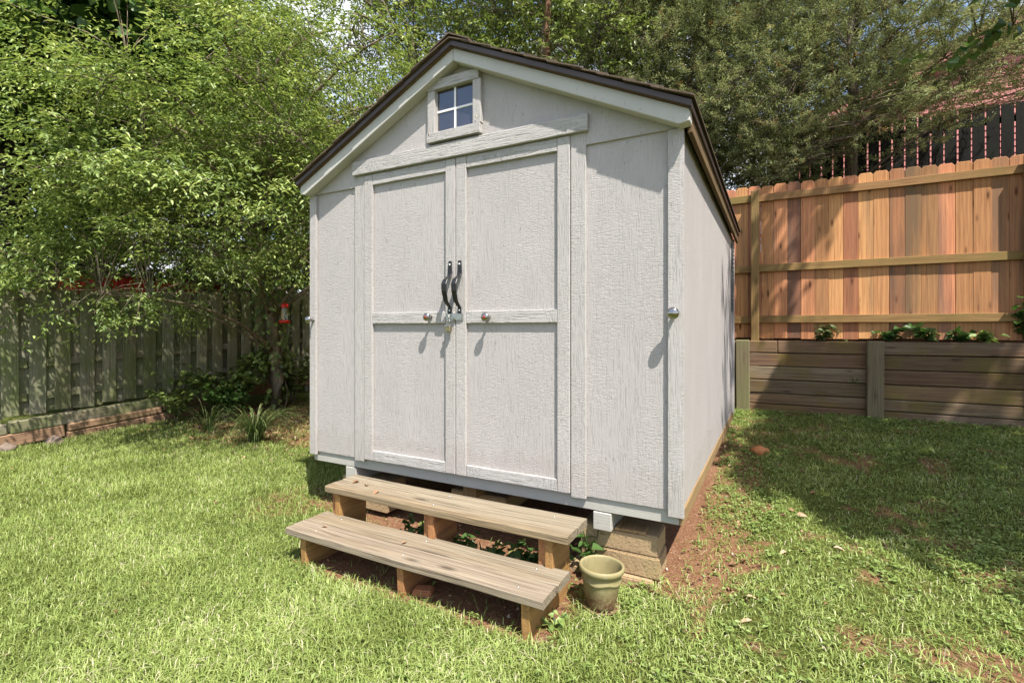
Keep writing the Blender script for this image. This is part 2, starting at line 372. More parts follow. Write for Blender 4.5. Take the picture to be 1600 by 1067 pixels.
def bare(x, y):
    """0 = full lawn, 1 = bare red clay"""
    x = np.asarray(x, float); y = np.asarray(y, float)
    b = np.zeros_like(x)
    right = sst(2.0, 2.7, x+.2*(fbm(x, y, 2, 7)-.5)*4)
    b = np.maximum(b, right*(.28+.45*sst(.56, .70, fbm(x, y, 4.2, 8))))
    d_side = np.where((y > -.15), np.abs(x-2.5), 9); b = np.maximum(b, (1-sst(.10, .34, d_side+.45*(fbm(x, y, 4, 9)-.5)))*sst(-.05, .25, y)*(1-sst(2.9, 3.6, y)))
    st = sst(.35, .65, x)*(1-sst(1.95, 2.15, x))*sst(-.68, -.52, y+.12*(fbm(x, y, 6, 2)-.5)); b = np.maximum(b, st)
    b = np.maximum(b, ((x > -.05) & (x < 2.5) & (y > -.02) & (y < 3.3))*1.0)
    dl = np.hypot((x+.18)/.42, (y-.10)/.55); b = np.maximum(b, .62*(1-sst(.5, 1.25, dl+.5*(fbm(x, y, 4, 12)-.5))))
    lt = np.hypot((x+2.6)/1.7, (y-2.0)/1.25); b = np.maximum(b, .9*(1-sst(.7, 1.2, lt+.5*(fbm(x, y, 3, 14)-.5))))
    b = np.maximum(b, sst(YW, YW+.1, y)*.85)
    return np.clip(b, 0, 1)
def axis(a, b, fine, lo, hi, ratio=1.25):
    xs = list(np.arange(a, b+1e-6, fine)); s = fine; x = b
    while x < hi: s *= ratio; x += s; xs.append(x)
    s = fine; x = a
    while x > lo: s *= ratio; x -= s; xs.insert(0, x)
    return np.array(xs)
gx = axis(-5.5, 6.5, .06, -160, 160); gy = axis(-3.2, 4.9, .06, -160, 220)
gy = np.unique(np.round(np.concatenate([gy, [YW+.02, YW+.05, YW+.09, YW+.13]]), 4))
GX, GY = np.meshgrid(gx, gy); GZ = gh(GX, GY); nx, ny = len(gx), len(gy)
idx = np.arange(nx*ny).reshape(ny, nx)
F = np.stack([idx[:-1, :-1], idx[:-1, 1:], idx[1:, 1:], idx[1:, :-1]], -1).reshape(-1, 4)
gme = npmesh('ground', np.stack([GX, GY, GZ], -1).reshape(-1, 3), F, smooth=True)
at = gme.attributes.new('bare', 'FLOAT', 'POINT'); at.data.foreach_set('value', bare(GX, GY).ravel().astype(np.float32))
def ground_m():
    t = NT('lawn_soil'); P = t.coords((1, 1, 1), obj_random=False)
    n1 = t.noise(P, 3.0, 6, .65); n2 = t.noise(P, 22, 5, .7); n3 = t.noise(P, 90, 4, .7)
    clay = t.mix(n1, (.17, .080, .042), (.31, .165, .095)); clay = t.mix(t.ramp(n3, [(.35, .8), (.5, 0.0)]), clay, (.075, .038, .022)); clay = t.mix(t.math('MULTIPLY', t.ramp(t.noise(P, 40, 4, .7), [(.56, 0.0), (.66, 1.0)]), .6), clay, (.40, .27, .18))
    moss = t.mix(n2, (.045, .06, .012), (.13, .15, .035)); moss = t.mix(t.ramp(n3, [(.35, .8), (.5, 0.0)]), moss, (.03, .03, .012))
    b = attr(t, 'bare')
    f = t.ramp(t.math('ADD', t.math('MULTIPLY', b, .75), t.math('MULTIPLY', t.math('SUBTRACT', n2, .5), 1.1)), [(.30, 0.0), (.58, 1.0)])
    c = t.mix(f, moss, clay)
    c = t.mix(t.math('MULTIPLY', t.ramp(t.noise(P, 9, 5, .7), [(.55, 0.0), (.68, 1.0)]), .55), c, (.16, .125, .03))
    return t.done(c, .95, t.bump(t.mix(.5, n2, n3), 1.0, .035), spec=.1)
go = link('ground', gme, ground_m()); tag(go, 'grassy ground with bare red clay patches', None, kind='structure')

# ------------------------------------------------------------------ shed
W, D = 2.44, 3.205
shed = empty('garden_shed', (0, 0, 0), 'pale grey wooden shed with double doors and gable window on blocks', 'shed')
SL = .48; XA = 1.235; YS = .020               # roof slope, ridge x, siding face
def part(name, m, mat, parent=None, bevel=.0025): return m.build(name, mat, parent or shed, bevel)
# walls: front siding (left and right of the doorway and above it), gable, sides, back
part('siding_panel', MB().box(.015, .46, YS, YS+.012, .012, 1.80), M['siding'], bevel=.001)
part('siding_panel', MB().box(1.94, 2.425, YS, YS+.012, .012, 1.80), M['siding'], bevel=.001)
part('siding_panel', MB().box(.461, 1.939, YS+.03, YS+.04, .012, 1.80), M['hole'], bevel=0)
gz0 = 1.762
gtop = lambda x: 2.395 - SL*abs(x-XA)
part('gable_panel', MB().prism([(.012, gz0), (2.428, gz0), (2.428, gtop(2.428)), (XA, gtop(XA)), (.012, gtop(.012))], YS-.012, YS+.03), M['siding'], bevel=.0015)
side_r = part('side_wall', MB().box(2.428, 2.44, .035, D, .012, 1.79), M['siding'], bevel=.001)
part('side_wall', MB().box(.0, .012, .035, D, .012, 1.79), M['siding'], bevel=.001)
part('back_wall', MB().prism([(.013, .012), (2.427, .012), (2.427, gtop(2.427)), (XA, gtop(XA)), (.013, gtop(.013))], D-.03, D-.002), M['siding'], bevel=0)
# corner trim boards
part('corner_trim', MB().box(-.002, .060, 0, YS-.001, -.008, 1.758), M['trim_z'])
part('corner_trim', MB().box(2.383, 2.443, 0, YS-.001, -.012, 1.758), M['trim_z'])
part('corner_trim', MB().box(2.4405, 2.452, .001, .034, -.012, 1.758), M['trim_z'], bevel=.001)
part('corner_trim', MB().box(2.4405, 2.455, D-.07, D+.012, -.012, 1.758), M['trim_z'], bevel=.001)
# door casings and header
part('door_casing', MB().box(.418, .502, .004, YS+.03, .0, 1.826), M['trim_z'])
part('door_casing', MB().box(1.909, 1.988, .004, YS+.03, .0, 1.826), M['trim_z'])
hd = MB().box(-.793, .793, -.019, YS-.013, -.043, .043).build('door_header', M['trim_x'], shed, .003, loc=(1.211, 0, 1.871), rot=(0, R(.25), 0))
# doors
def door(x0, x1, hinge_left):
    d = empty('door', (0, 0, 0)); d.parent = shed
    zb, zt = .018, 1.822; sw = .068; yf = -.002; yp = .018
    MB().box(x0+.004, x1-.004, yp, yp+.012, zb+.003, zt-.003).build('door_panel', M['siding'], d, .001)
    MB().box(x0, x0+sw, yf, yp-.001, zb, zt).build('stile', M['trim_z'], d, .0025)
    MB().box(x1-sw, x1, yf, yp-.001, zb, zt).build('stile', M['trim_z'], d, .0025)
    for za, zc in ((zb, zb+.062), (.880, .948), (zt-.066, zt)):
        MB().box(x0+sw+.0015, x1-sw-.0015, yf+.0015, yp-.001, za, zc).build('rail', M['trim_x'], d, .0025)
    return d
dl = door(.506, 1.2075, True); dr = door(1.2125, 1.9045, False)
def handle(parent, x):
    m = MB(); w = .011
    prof = [(-.004, 1.235), (-.004, 1.165), (-.012, 1.150), (-.050, 1.128), (-.064, 1.10), (-.062, 1.06), (-.045, 1.005), (-.018, .978), (-.006, .972), (-.006, .935)]
    wd = [.0105, .0155, .0155, .0175, .0180, .0175, .0155, .0125, .0125, .0125]
    vs = []; fs = []
    for (y, z), k in zip(prof, wd):
        vs += [(x-k, y, z), (x+k, y, z)]
    n = len(prof)
    vs2 = []
    for i, ((y, z), k) in enumerate(zip(prof, wd)):
        a = Vector(prof[max(i-1, 0)]); b = Vector(prof[min(i+1, n-1)]); t = (b-a).normalized(); nn = Vector((-t.y, t.x))
        if i == 0 or i == n-1: nn = Vector((-1, 0))
        if nn.x > 0: nn = -nn
        vs2 += [(x-k*.9, y-.0065*abs(nn.x)-.001, z+nn.y*-.005*0-.003*0), (x+k*.9, y-.0065*abs(nn.x)-.001, z)]
    V = vs+vs2; o = 2*n
    for i in range(n-1):
        a, b, c, e = 2*i, 2*i+1, 2*i+3, 2*i+2
        fs += [(a, b, c, e), (o+a, o+e, o+c, o+b), (a, e, o+e, o+a), (b, o+b, o+c, c)]
    fs += [(0, o, o+1, 1), (2*n-2, 2*n-1, o+2*n-1, o+2*n-2)]
    m.add(V, fs); h = m.build('pull_handle', M['black'], parent, .0015)
    h['label'] = 'black curved iron pull handle'
    for z in (1.215, .953):
        MB().lathe([(0, .003), (.0045, .0025), (.006, 0)], 10).build('screw', M['dirty_white'], parent, loc=(x, -.011, z), rot=(R(90), 0, 0))
handle(dl, 1.176); handle(dr, 1.243)
def knob(parent, x, z, r=.021, y0=-.002, out=.045, red=False):
    m = MB(); m.lathe([(r*.55, 0), (r*.50, .004), (r*.35, .008), (r*.32, out*.45), (r*.65, out*.55), (r*.95, out*.72), (r, out*.85), (r*.9, out*.97), (r*.55, out*1.06), (0, out*1.09)], 24)
    k = m.build('knob', M['chrome'], parent, loc=(x, y0, z), rot=(R(90), 0, 0))
    if red: MB().lathe([(0, out*1.115), (r*.28, out*1.11), (r*.36, out*1.07)], 14).build('keyhole_insert', M['redlens'], parent, loc=(x, y0, z), rot=(R(90), 0, 0))
    return k
knob(dl, 1.035, .917, .024, -.002, .048, True); knob(dr, 1.43, .912, .024, -.002, .048, True)
knob(shed, 2.415, .917, .0275, 0, .060); knob(shed, .036, .910, .026, 0, .055)
# hasp with padlock
hp = MB(); hp.box(1.150, 1.206, -.0065, -.0025, .890, .942); hp.box(1.214, 1.264, -.0065, -.0025, .896, .938); hp.box(1.172, 1.256, -.0115, -.0070, .902, .932)
hp.tube([(1.205, -.010, .888), (1.205, -.010, .944)], .004, 8); hp.tube([(1.180, -.012, .925), (1.180, -.026, .925), (1.180, -.026, .908), (1.180, -.012, .908)], .003, 6)
hs = hp.build('hasp', M['steel'], shed, 0); hs['label'] = 'galvanised hasp joining both doors'
lk = empty('padlock', (0, 0, 0)); lk.parent = shed
MB().box(1.157, 1.195, -.036, -.014, .832, .862).build('padlock_body', M['brass'], lk, .003)
sh = MB(); sh.tube([(1.163, -.025, .860)] + [(1.176-.013*math.cos(t), -.025, .886+.013*math.sin(t)) for t in np.linspace(0, math.pi, 7)] + [(1.189, -.025, .860)], .0032, 8)
sh.build('shackle', M['chrome'], lk)
MB().box(1.1565, 1.1955, -.0365, -.0135, .862, .869).build('padlock_band', M['steel'], lk, .001)
# gable window
win = empty('window', (0, 0, 0)); win.parent = shed
wx0, wx1, wz0, wz1 = 1.078, 1.338, 1.985, 2.228
MB().box(wx0-.004, wx1+.004, .010, .013, wz0-.004, wz1+.004).build('pane_backing', M['hole'], win)
xm, zm = (wx0+wx1)/2, (wz0+wz1)/2
yw = YS-.0125                                  # gable face
for a, b in ((wx0, xm), (xm, wx1)):
    for c, e in ((wz0, zm), (zm, wz1)):
        MB().box(a+.001, b-.001, yw-.0015, yw-.0045, c+.001, e-.001).build('pane', M['glass'], win)
MB().box(wx0, wx1, yw-.0095, yw-.005, zm-.0065, zm+.0065).build('muntin', M['white'], win, .001)
MB().box(xm-.0065, xm+.0065, yw-.0110, yw-.0065, wz0, wz1).build('muntin', M['white'], win, .001)
ws = .052
MB().box(wx0-ws, wx0, yw-.030, yw-.001, wz0, wz1).build('window_trim', M['trim_z'], win, .002)
MB().box(wx1, wx1+ws, yw-.030, yw-.001, wz0, wz1).build('window_trim', M['trim_z'], win, .002)
MB().box(wx0-ws-.003, wx1+ws-.012, yw-.034, yw-.001, wz1+.0015, wz1+.058).build('window_trim', M['trim_x'], win, .002)
MB().box(wx0-ws-.003, wx1+ws-.003, yw-.036, yw-.001, wz0-.056, wz0-.0015).build('window_sill', M['trim_x'], win, .002)
for x0 in (wx0, wx1-.006): MB().box(x0, x0+.006, yw-.012, yw-.001, wz0, wz1).build('window_stop', M['trim_z'], win)
for x, z in ((wx0-ws*.7, wz0-.004), (wx1+ws*.55, wz0+.03)):
    MB().lathe([(0, .0025), (.004, .002), (.005, 0)], 8).build('screw', M['brass'], win, loc=(x, yw-.037, z), rot=(R(90), 0, 0))
# roof: two decks, fascia (rake) boards, drip edges, shingle courses
roof = empty('roof', (0, 0, 0)); roof.parent = shed
YF, YB = -.062, D+.05; XL, XR = -.018, 2.488
ft = lambda x: 2.412 - SL*abs(x-XA)            # top of fascia line
for s in (-1, 1):
    xe = XL if s < 0 else XR
    a, b = (xe, XA-.0008) if s < 0 else (XA+.0008, xe)
    fl = .066
    lo = max(ft(xe)-fl, 1.757)
    prof = [(XA+.0008*s, ft(XA)), (xe, ft(xe)), (xe, ft(xe)-.052), (xe-s*.045, ft(xe)-.060), (XA+.0008*s, ft(XA)-fl-.004)]
    MB().prism(prof, YF, YS-.0135).build('rake_board', M['fascia'], roof, .003)
    # deck board and eave board behind
    dk = [(XA+.001*s, ft(XA)+.001), (xe, ft(xe)+.001), (xe, ft(xe)+.014), (XA+.001*s, ft(XA)+.014)]
    MB().prism(dk, YF-.012, YB).build('roof_deck', M['eave_wood'], roof)
    MB().box(min(xe, xe-s*.022), max(xe, xe-s*.022), YS, YB-.002, ft(xe)-.075, ft(xe)-.004).build('eave_board', M['eave_wood'], roof, .002)
    # drip edge on the rake, a folded brown strip
    xo = xe+s*.012
    tz = lambda x: 2.427 - SL*abs(x-XA)
    dp = [(XA, tz(XA)+.018), (xo, tz(xo)+.018), (xo, tz(xo)-.012), (XA, tz(XA)-.012)]
    MB().prism(dp, YF-.026, YF-.0125).build('drip_edge', M['drip'], roof, .002)
    MB().box(min(xe+s*.002, xo), max(xe+s*.002, xo), YF-.0122, YB, tz(xo)-.016, tz(xo)+.012).build('drip_edge', M['drip'], roof, .001)
    # shingle courses, each lapping the one below
    slope_len = abs(xo-XA)*math.sqrt(1+SL*SL); nc = 10; ang = math.atan(SL)
    for k in range(nc):
        u0 = k/nc; u1 = min((k+1.35)/nc, 1.0)
        xa = xo + (XA-xo)*u0 + s*.012; xb = xo + (XA-xo)*u1
        z0 = tz(xa)+.020; z1 = tz(xb)+.020
        jit = random.uniform(-.006, .004)
        m = MB(); m.prism([(xa, z0+.010), (xa, z0+.019), (xb, z1+.007), (xb, z1+.001)], YF-.040+jit, YB+.02+jit)
        c = m.build('shingle_course', M['shingle'], roof)
for k in range(9):                             # ridge caps
    y0 = YF-.045+k*.38
    m = MB(); m.prism([(XA-.13, 2.427-SL*.13+.040), (XA, 2.427+.042), (XA+.13, 2.427-SL*.13+.040), (XA+.13, 2.427-SL*.13+.049), (XA, 2.427+.051), (XA-.13, 2.427-SL*.13+.049)], y0, y0+.374)
    m.build('ridge_cap', M['shingle'], roof)
# floor frame: rim boards, skids, joists, side rim
part('rim_joist', MB().box(.012, 2.428, .030, .068, -.054, .010), M['rim'], bevel=.002)
part('rim_joist', MB().box(2.400, 2.446, .069, D-.01, -.058, .010), M['raw'], bevel=.002)
part('rim_joist', MB().box(.004, .040, .069, D-.01, -.058, .010), M['raw'], bevel=.002)
part('rim_end', MB().box(2.4285, 2.446, .031, .068, -.056, .008), M['raw'], bevel=.002)
part('floor_deck', MB().box(.041, 2.399, .069, D-.03, -.006, .008), M['hole'], bevel=0)
for k, y in enumerate(np.linspace(.5, D-.4, 6)):
    part('joist', MB().box(.042, 2.398, y, y+.04, -.058, -.0065), M['raw'], bevel=0)
for x, yy in ((.36, .026), (1.225, .12), (2.064, .026)):
    part('skid', MB().box(x-.046, x+.046, yy, D-.05, -.146, -.0585), M['rim'] if yy < .05 else M['raw'], bevel=.003)
# vent screen strip on the far right edge of the side wall
vt = empty('side_vent', (0, 0, 0)); vt.parent = shed
MB().box(2.4405, 2.452, D-.24, D-.10, 1.02, 1.70).build('vent_frame', M['mesh_vent'], vt, .002)
for k in range(16):
    z = 1.045+k*.041; MB().box(2.453, 2.458, D-.23, D-.11, z, z+.020).build('slat', M['mesh_vent'], vt)

# ------------------------------------------------------------------ concrete blocks under the skids
def block(x, y, z, rz, label, sx=.39, sy=.19, sz=.10):
    m = MB().box(-sx/2, sx/2, -sy/2, sy/2, 0, sz); o = m.build('concrete_block', M['block'], None, .006, loc=(x, y, z), rot=(0, 0, rz), seg=2)
    return tag(o, label, 'block', 'concrete blocks under the shed')
block(2.130, .165, -.246, R(.5), 'top concrete block of the stack under the front right corner')
block(2.136, .160, -.348, R(-.8), 'middle concrete block of the stack beside the pot')
block(2.095, .135, -.450, R(1), 'bottom concrete block of the stack, half sunk behind the pot', sx=.42, sy=.21)
block(.40, .20, -.246, R(2), 'top concrete block under the front left of the shed')
block(.41, .20, -.348, R(-1), 'lower concrete block under the front left of the shed')
block(1.225, .40, -.248, R(1), 'concrete block in the shade under the middle of the shed', sy=.39)
o = MB().box(-.075, .075, -.05, .05, 0, .012).build('wood_shim', M['raw'], None, .002, loc=(2.19, .115, -.1455), rot=(0, 0, R(3)))
tag(o, 'thin wooden shim lying on the top concrete block', 'shim')

# ------------------------------------------------------------------ steps: two treads of two planks each on three stepped stringers
steps = empty('wooden_steps', (1.30, -.45, -.38), 'weathered two-tread wooden step unit in front of the doors', 'steps')
def sp(name, m, mat, bevel=.003):
    o = m.build(name, mat, None, bevel); o.parent = steps; o.location = (-1.30, .45, .38); return o
UT, LT = -.035, -.195; TH = .036
def plank(x0, x1, y0, y1, zt, sag, seed):
    """one tread plank, slightly cupped and sagging, with worn ends"""
    m = MB(); n = 24; vs = []; fs = []; r = random.Random(seed)
    for i in range(n+1):
        u = i/n; x = x0+(x1-x0)*u; dz = -sag*4*u*(1-u)+.0012*math.sin(u*9+seed)
        e0 = .002*math.sin(u*13+seed*2)+r.uniform(-.0008, .0008); e1 = .002*math.sin(u*11+seed*3)+r.uniform(-.0008, .0008)
        yy0, yy1 = y0+e0, y1+e1; b = .004
        ring = [(yy0+b, zt), ((yy0+yy1)/2, zt+.0015), (yy1-b, zt), (yy1, zt-b), (yy1, zt-TH+b), (yy1-b, zt-TH), (yy0+b, zt-TH), (yy0, zt-TH+b), (yy0, zt-b)]
        vs += [(x, a, z+dz) for a, z in ring]
    k = 9
    for i in range(n):
        for j in range(k): fs.append((i*k+j, i*k+(j+1) % k, (i+1)*k+(j+1) % k, (i+1)*k+j))
    fs += [tuple(range(k)), tuple(range(n*k+k-1, n*k-1, -1))]
    m.add(vs, fs); return m
for i, (x0, x1, ya, yb, z) in enumerate(((.575, 2.045, -.375, -.135, UT), (.553, 2.035, -.605, -.335, LT))):
    t = empty('tread', (0, 0, 0)); t.parent = steps
    ym = (ya+yb)/2
    for j, (p, q) in enumerate(((ya, ym-.003), (ym+.003, yb))):
        o = plank(x0+random.uniform(-.004, .004), x1+random.uniform(-.004, .004), p, q, z, .003, i*2+j).build('plank', M['tread'], None); o.parent = t; o.location = (-1.30, .45, .38)
    for xs in (.72, 1.30, 1.90):
        for yy in (ya+.05, yb-.05):
            o = MB().lathe([(0, .0025), (.004, .002), (.005, 0)], 8).build('screw', M['steel'], None); o.parent = t; o.location = (xs-1.30, yy+.45, z+.38-.0005)
for i, x in enumerate((.635, 1.285, 1.925)):
    s = empty('stringer', (0, 0, 0)); s.parent = steps
    prof = [(-.572, -.47), (-.585, LT-TH-.001), (-.352, LT-TH-.001), (-.356, UT-TH-.001), (-.150, UT-TH-.001), (-.150, -.33), (-.24, -.47)]
    o = MB().prism(prof, x, x+.038, 'x').build('stringer_board', M['stringer'], None, .003); o.parent = s; o.location = (-1.30, .45, .38)
    o = MB().box(x-.0395, x-.001, -.505, -.355, -.45, LT-TH-.0015).build('cleat', M['stringer'], None, .003); o.parent = s; o.location = (-1.30, .45, .38)
    o = MB().box(x-.0395, x-.001, -.335, -.165, -.45, UT-TH-.0015).build('cleat', M['stringer'], None, .003); o.parent = s; o.location = (-1.30, .45, .38)

# ------------------------------------------------------------------ flower pot with saucer
px, py = 2.135, -.215; pz = gz(px, py)+.002
pot = empty('flower_pot', (px, py, pz), 'empty olive green glazed pot on a saucer beside the steps', 'flower pot')
pot.rotation_euler = (R(-1.5), R(1.0), 0)
prof = [(.001, .012), (.052, .010), (.058, .012), (.063, .03), (.072, .07), (.080, .11), (.0845, .128), (.088, .131), (.0875, .137), (.0855, .140), (.0885, .163), (.0925, .166), (.0985, .172), (.1005, .182), (.0985, .191), (.0935, .194), (.0885, .192), (.0865, .185), (.0835, .165), (.078, .12), (.066, .05), (.055, .03), (.001, .028)]
m = MB(); m.lathe(prof, 64)
vs = []
for v in m.v:                                  # leaf relief round the lower body and a wavy raised band
    r = math.hypot(v[0], v[1]); a = math.atan2(v[1], v[0]); k = 1.0
    if .02 < v[2] < .12 and r > .05 and v[2] > .012: k = 1 + .022*abs(math.sin(a*5+v[2]*26))*math.sin((v[2]-.02)/.10*math.pi)
    vs.append((v[0]*k, v[1]*k, v[2]+(.004*math.sin(a*5) if .115 < v[2] < .142 and r > .079 else 0)))
m.v = vs; m.build('pot_body', M['pot'], pot)
m = MB(); m.lathe([(.001, 0), (.066, 0), (.078, .010), (.081, .016), (.076, .016), (.066, .008), (.001, .007)], 40); m.build('saucer', M['pot'], pot)

# ------------------------------------------------------------------ right/back fence: dog-eared pickets, rails, posts
fence = empty('picket_fence', (3.5, 4.33, .70), 'orange-brown dog-eared picket fence standing above the timber wall', 'fence')
FX0, FX1, ZT, ZB = -4.25, 5.55, 2.585, .742
def child(o, par):
    o.parent = par; o.location = Vector(o.location) - Vector(par.location); return o
def picket_mesh(h, w=.1388, t=.016, ear=.022):
    m = MB().prism([(-w/2, 0), (w/2, 0), (w/2, h-ear*1.3), (w/2-ear, h), (-w/2+ear, h), (-w/2, h-ear*1.3)], -t/2, t/2); return m.mesh('picket', .0035)
pm = picket_mesh(ZT-ZB); pm.materials.append(M['picket'])
for i in range(int((FX1-FX0)/.1385)):
    x = FX0+.07+i*.1385
    o = link('picket', pm, None, None, (x+random.uniform(-.001, .001), 4.352+random.uniform(-.002, .002), ZB+random.uniform(-.012, .008)), (R(random.uniform(-.15, .15)), R(random.uniform(-.06, .06)), R(random.uniform(-.8, .8)))); child(o, fence)
for zc in (2.430, 1.578, .966):
    xs = [FX0, -1.85, .60, 2.61+.0, 5.55]
    for a, b in zip(xs[:-1], xs[1:]):
        o = board('rail', (b-a-.004, .038, .086), M['rail'], None, ((a+b)/2, 4.3235, zc+random.uniform(-.004, .004)), (0, R(random.uniform(-.1, .1)), 0)); child(o, fence)
for x in (-4.2, -1.85, .60, 2.613, 5.02):
    o = board('post', (.089, .089, 2.15), M['post'], None, (x, 4.258, 1.43 if x < 5 else 1.48), (0, 0, 0), .005); child(o, fence)

# ------------------------------------------------------------------ timber retaining wall
rw = empty('retaining_wall', (3.5, YW, -.12), 'low brown timber retaining wall below the picket fence', 'retaining wall')
courses = [(.714, .571), (.569, .414), (.412, .257), (.255, .099), (.097, -.03), (-.032, -.19)]
for k, (zt, zb) in enumerate(courses):
    cuts = [-4.3, -2.3, -.4, 1.4, 2.48+.0] + ([2.851, 3.77] if k == 0 else [3.77]) + [5.35]
    if k in (1, 3): cuts = [-4.3, -3.1, -.9, 1.1, 2.48, 3.77, 5.35]
    for a, b in zip(cuts[:-1], cuts[1:]):
        dy = random.uniform(-.006, .006)
        o = board('timber', (b-a-.005, .13, zt-zb-.007), M['timber'], None, ((a+b)/2, YW+.068+dy, (zt+zb)/2), (R(random.uniform(-.8, .8)), R(random.uniform(-.18, .18)), R(random.uniform(-.15, .15))), .006); child(o, rw)
for x in (-3.6, -1.6, .4, 2.485, 3.769, 5.12):
    o = board('wall_post', (.150, .085, .99), M['timber_post'], None, (x, YW-.046, .225), (R(random.uniform(-.6, .6)), R(random.uniform(-.4, .4)), 0), .008); child(o, rw)

# ------------------------------------------------------------------ old board-on-board fence at the left, landscape timbers at its foot
of = empty('old_fence', (XF, 1.5, -.2), 'mossy grey-green board fence with staggered boards at the left', 'fence')
om = MB().prism([(-.069, 0), (.069, 0), (.069, 1.325), (.050, 1.352), (-.050, 1.352), (-.069, 1.325)], -.009, .009, 'x').mesh('fence_board', .002); om.materials.append(M['oldboard'])
y = -2.5; i = 0
while y < 4.15:
    rise = .055*(y+.3)
    for dx, dyy in ((0.0, 0.0), (-.062, .109)):
        o = link('fence_board', om, None, None, (XF+dx+random.uniform(-.004, .004), y+dyy+.07, -.085+rise+random.uniform(-.012, .012)), (R(random.uniform(-.5, .5)), R(random.uniform(-.4, .4)), R(random.uniform(-1.5, 1.5)))); child(o, of)
    y += .2185
for zc in (.10, .46, 1.10):
    for a, b in ((-2.5, -.1), (-.1, 2.1), (2.1, 4.2)):
        ym = (a+b)/2
        o = board('rail', (.038, b-a-.004, .085), M['oldtimber'], None, (XF-.031, ym, zc+.055*(ym+.3)), (R(3.15), 0, 0), .004); child(o, of)
for yy in (-.95, 1.48, 3.6):
    o = board('post', (.088, .088, 1.75), M['oldtimber'], None, (XF-.10, yy, .42), (0, 0, 0), .006); child(o, of)
lt = empty('landscape_timbers', (XF+.07, 1.2, -.3), 'stacked mossy landscape timbers at the foot of the old fence', 'timber edging')
for (a, b, z0, z1, dx, mt) in ((-2.6, -.29, -.205, -.09, .05, 'oldtimber'), (-.275, 2.05, -.205, -.075, .05, 'oldtimber'), (2.06, 4.1, -.12, .0, .05, 'oldtimber'),
                               (-1.9, .18, -.345, -.208, .045, 'redtimber'), (.19, 1.15, -.275, -.19, .085, 'redtimber'), (1.16, 1.62, -.235, -.15, .085, 'redtimber'), (.19, 1.62, -.40, -.279, .082, 'redtimber'), (1.63, 3.6, -.27, -.10, .05, 'redtimber')):
    tilt = R(3.15) if mt == 'oldtimber' else R(3.6)
    o = board('timber', (.11, b-a-.006, z1-z0-.003), M[mt], None, (XF+dx, (a+b)/2, (z0+z1)/2+.055*((a+b)/2-.5)), (tilt, 0, R(random.uniform(-.3, .3))), .010); child(o, lt)

# ------------------------------------------------------------------ dark board fence and red house up the slope
df = empty('dark_fence', (4, 6.7, 2.0), 'dark stained board fence with thin gaps in front of the red house', 'fence')
dm = MB().prism([(-.0645, 0), (.0645, 0), (.0645, 1.83), (-.0645, 1.83)], -.008, .008).mesh('fence_board', .001); dm.materials.append(M['darkboard'])
for i in range(42):
    x = 2.95+i*.1475
    o = link('fence_board', dm, None, None, (x, 6.70, 2.085+random.uniform(-.015, .015)), (0, R(random.uniform(-.12, .12)), 0)); child(o, df)
for zc in (2.35, 3.00, 3.70):
    for a, b in ((2.9, 5.5), (5.5, 9.1)):
        o = board('rail', (b-a-.004, .036, .085), M['darkboard'], None, ((a+b)/2, 6.728, zc)); child(o, df)
for x in (3.0, 5.5, 7.9):
    o = board('post', (.09, .09, 2.2), M['darkboard'], None, (x, 6.792, 2.8)); child(o, df)
house = empty('red_house', (7.5, 9.5, 2.2), 'pinkish red house with lap siding behind the dark fence at upper right', 'house')
hx0, hx1, hzb, hze, hza = 3.0, 12.0, 1.9, 4.85, 6.6
def hroof(x): return hze + (hza-hze)*(1-abs(x-7.5)/4.5)
k = 0; z = hzb
while z < hza-.05:
    z1 = z+.115
    if z1 <= hze: a, b = hx0, hx1
    else:
        w = 4.5*(1-(z1-hze)/(hza-hze))
        if w < .2: break
        a, b = 7.5-w, 7.5+w
    m = MB(); m.prism([(9.50, z), (9.478, z), (9.494, z1+.004), (9.50, z1+.004)], a, b, 'x'); o = m.build('siding_board', M['redsiding'], None); child(o, house); z = z1
o = MB().prism([(hx0, hzb), (hx1, hzb), (hx1, hze), (7.5, hza), (hx0, hze)], 9.502, 16).build('wall', M['redsiding'], None); child(o, house)
for s in (-1, 1):
    xe = 7.5+s*4.8; ze = hze-(hza-hze)*.3/4.5
    o = MB().prism([(7.5, hza+.02), (xe, ze+.02), (xe, ze+.16), (7.5, hza+.16)], 9.2, 16.2).build('roof', M['shingle'], None); child(o, house)
    o = MB().prism([(7.5, hza+.0), (xe, ze+.0), (xe, ze-.14), (7.5, hza-.14)], 9.22, 9.25).build('rake_board', M['redsiding'], None); child(o, house)
# red outbuilding behind the old fence
barn = empty('red_outbuilding', (-9.0, 3.2, -.3), 'small bright red ribbed outbuilding behind the old fence', 'shed')
o = MB().box(-11.0, -9.02, 2.0, 4.9, -.4, 1.93).build('wall', M['redtin'], None); child(o, barn)
for i in range(22):
    y = 2.02+i*.13; o = MB().box(-9.0195, -8.99, y, y+.055, -.4, 1.92).build('rib', M['redtin'], None, .004); child(o, barn)
for i in range(15):
    x = -10.98+i*.13; o = MB().box(x, x+.055, 1.97, 1.9995, -.4, 1.92).build('rib', M['redtin'], None, .004); child(o, barn)
o = MB().box(-8.985, -8.96, 3.28, 3.36, -.4, 1.93).build('corner_post', M['white'], None); child(o, barn)
o = MB().box(-11.15, -8.85, 1.9, 5.0, 1.935, 1.99).build('roof', M['drip'], None); child(o, barn)

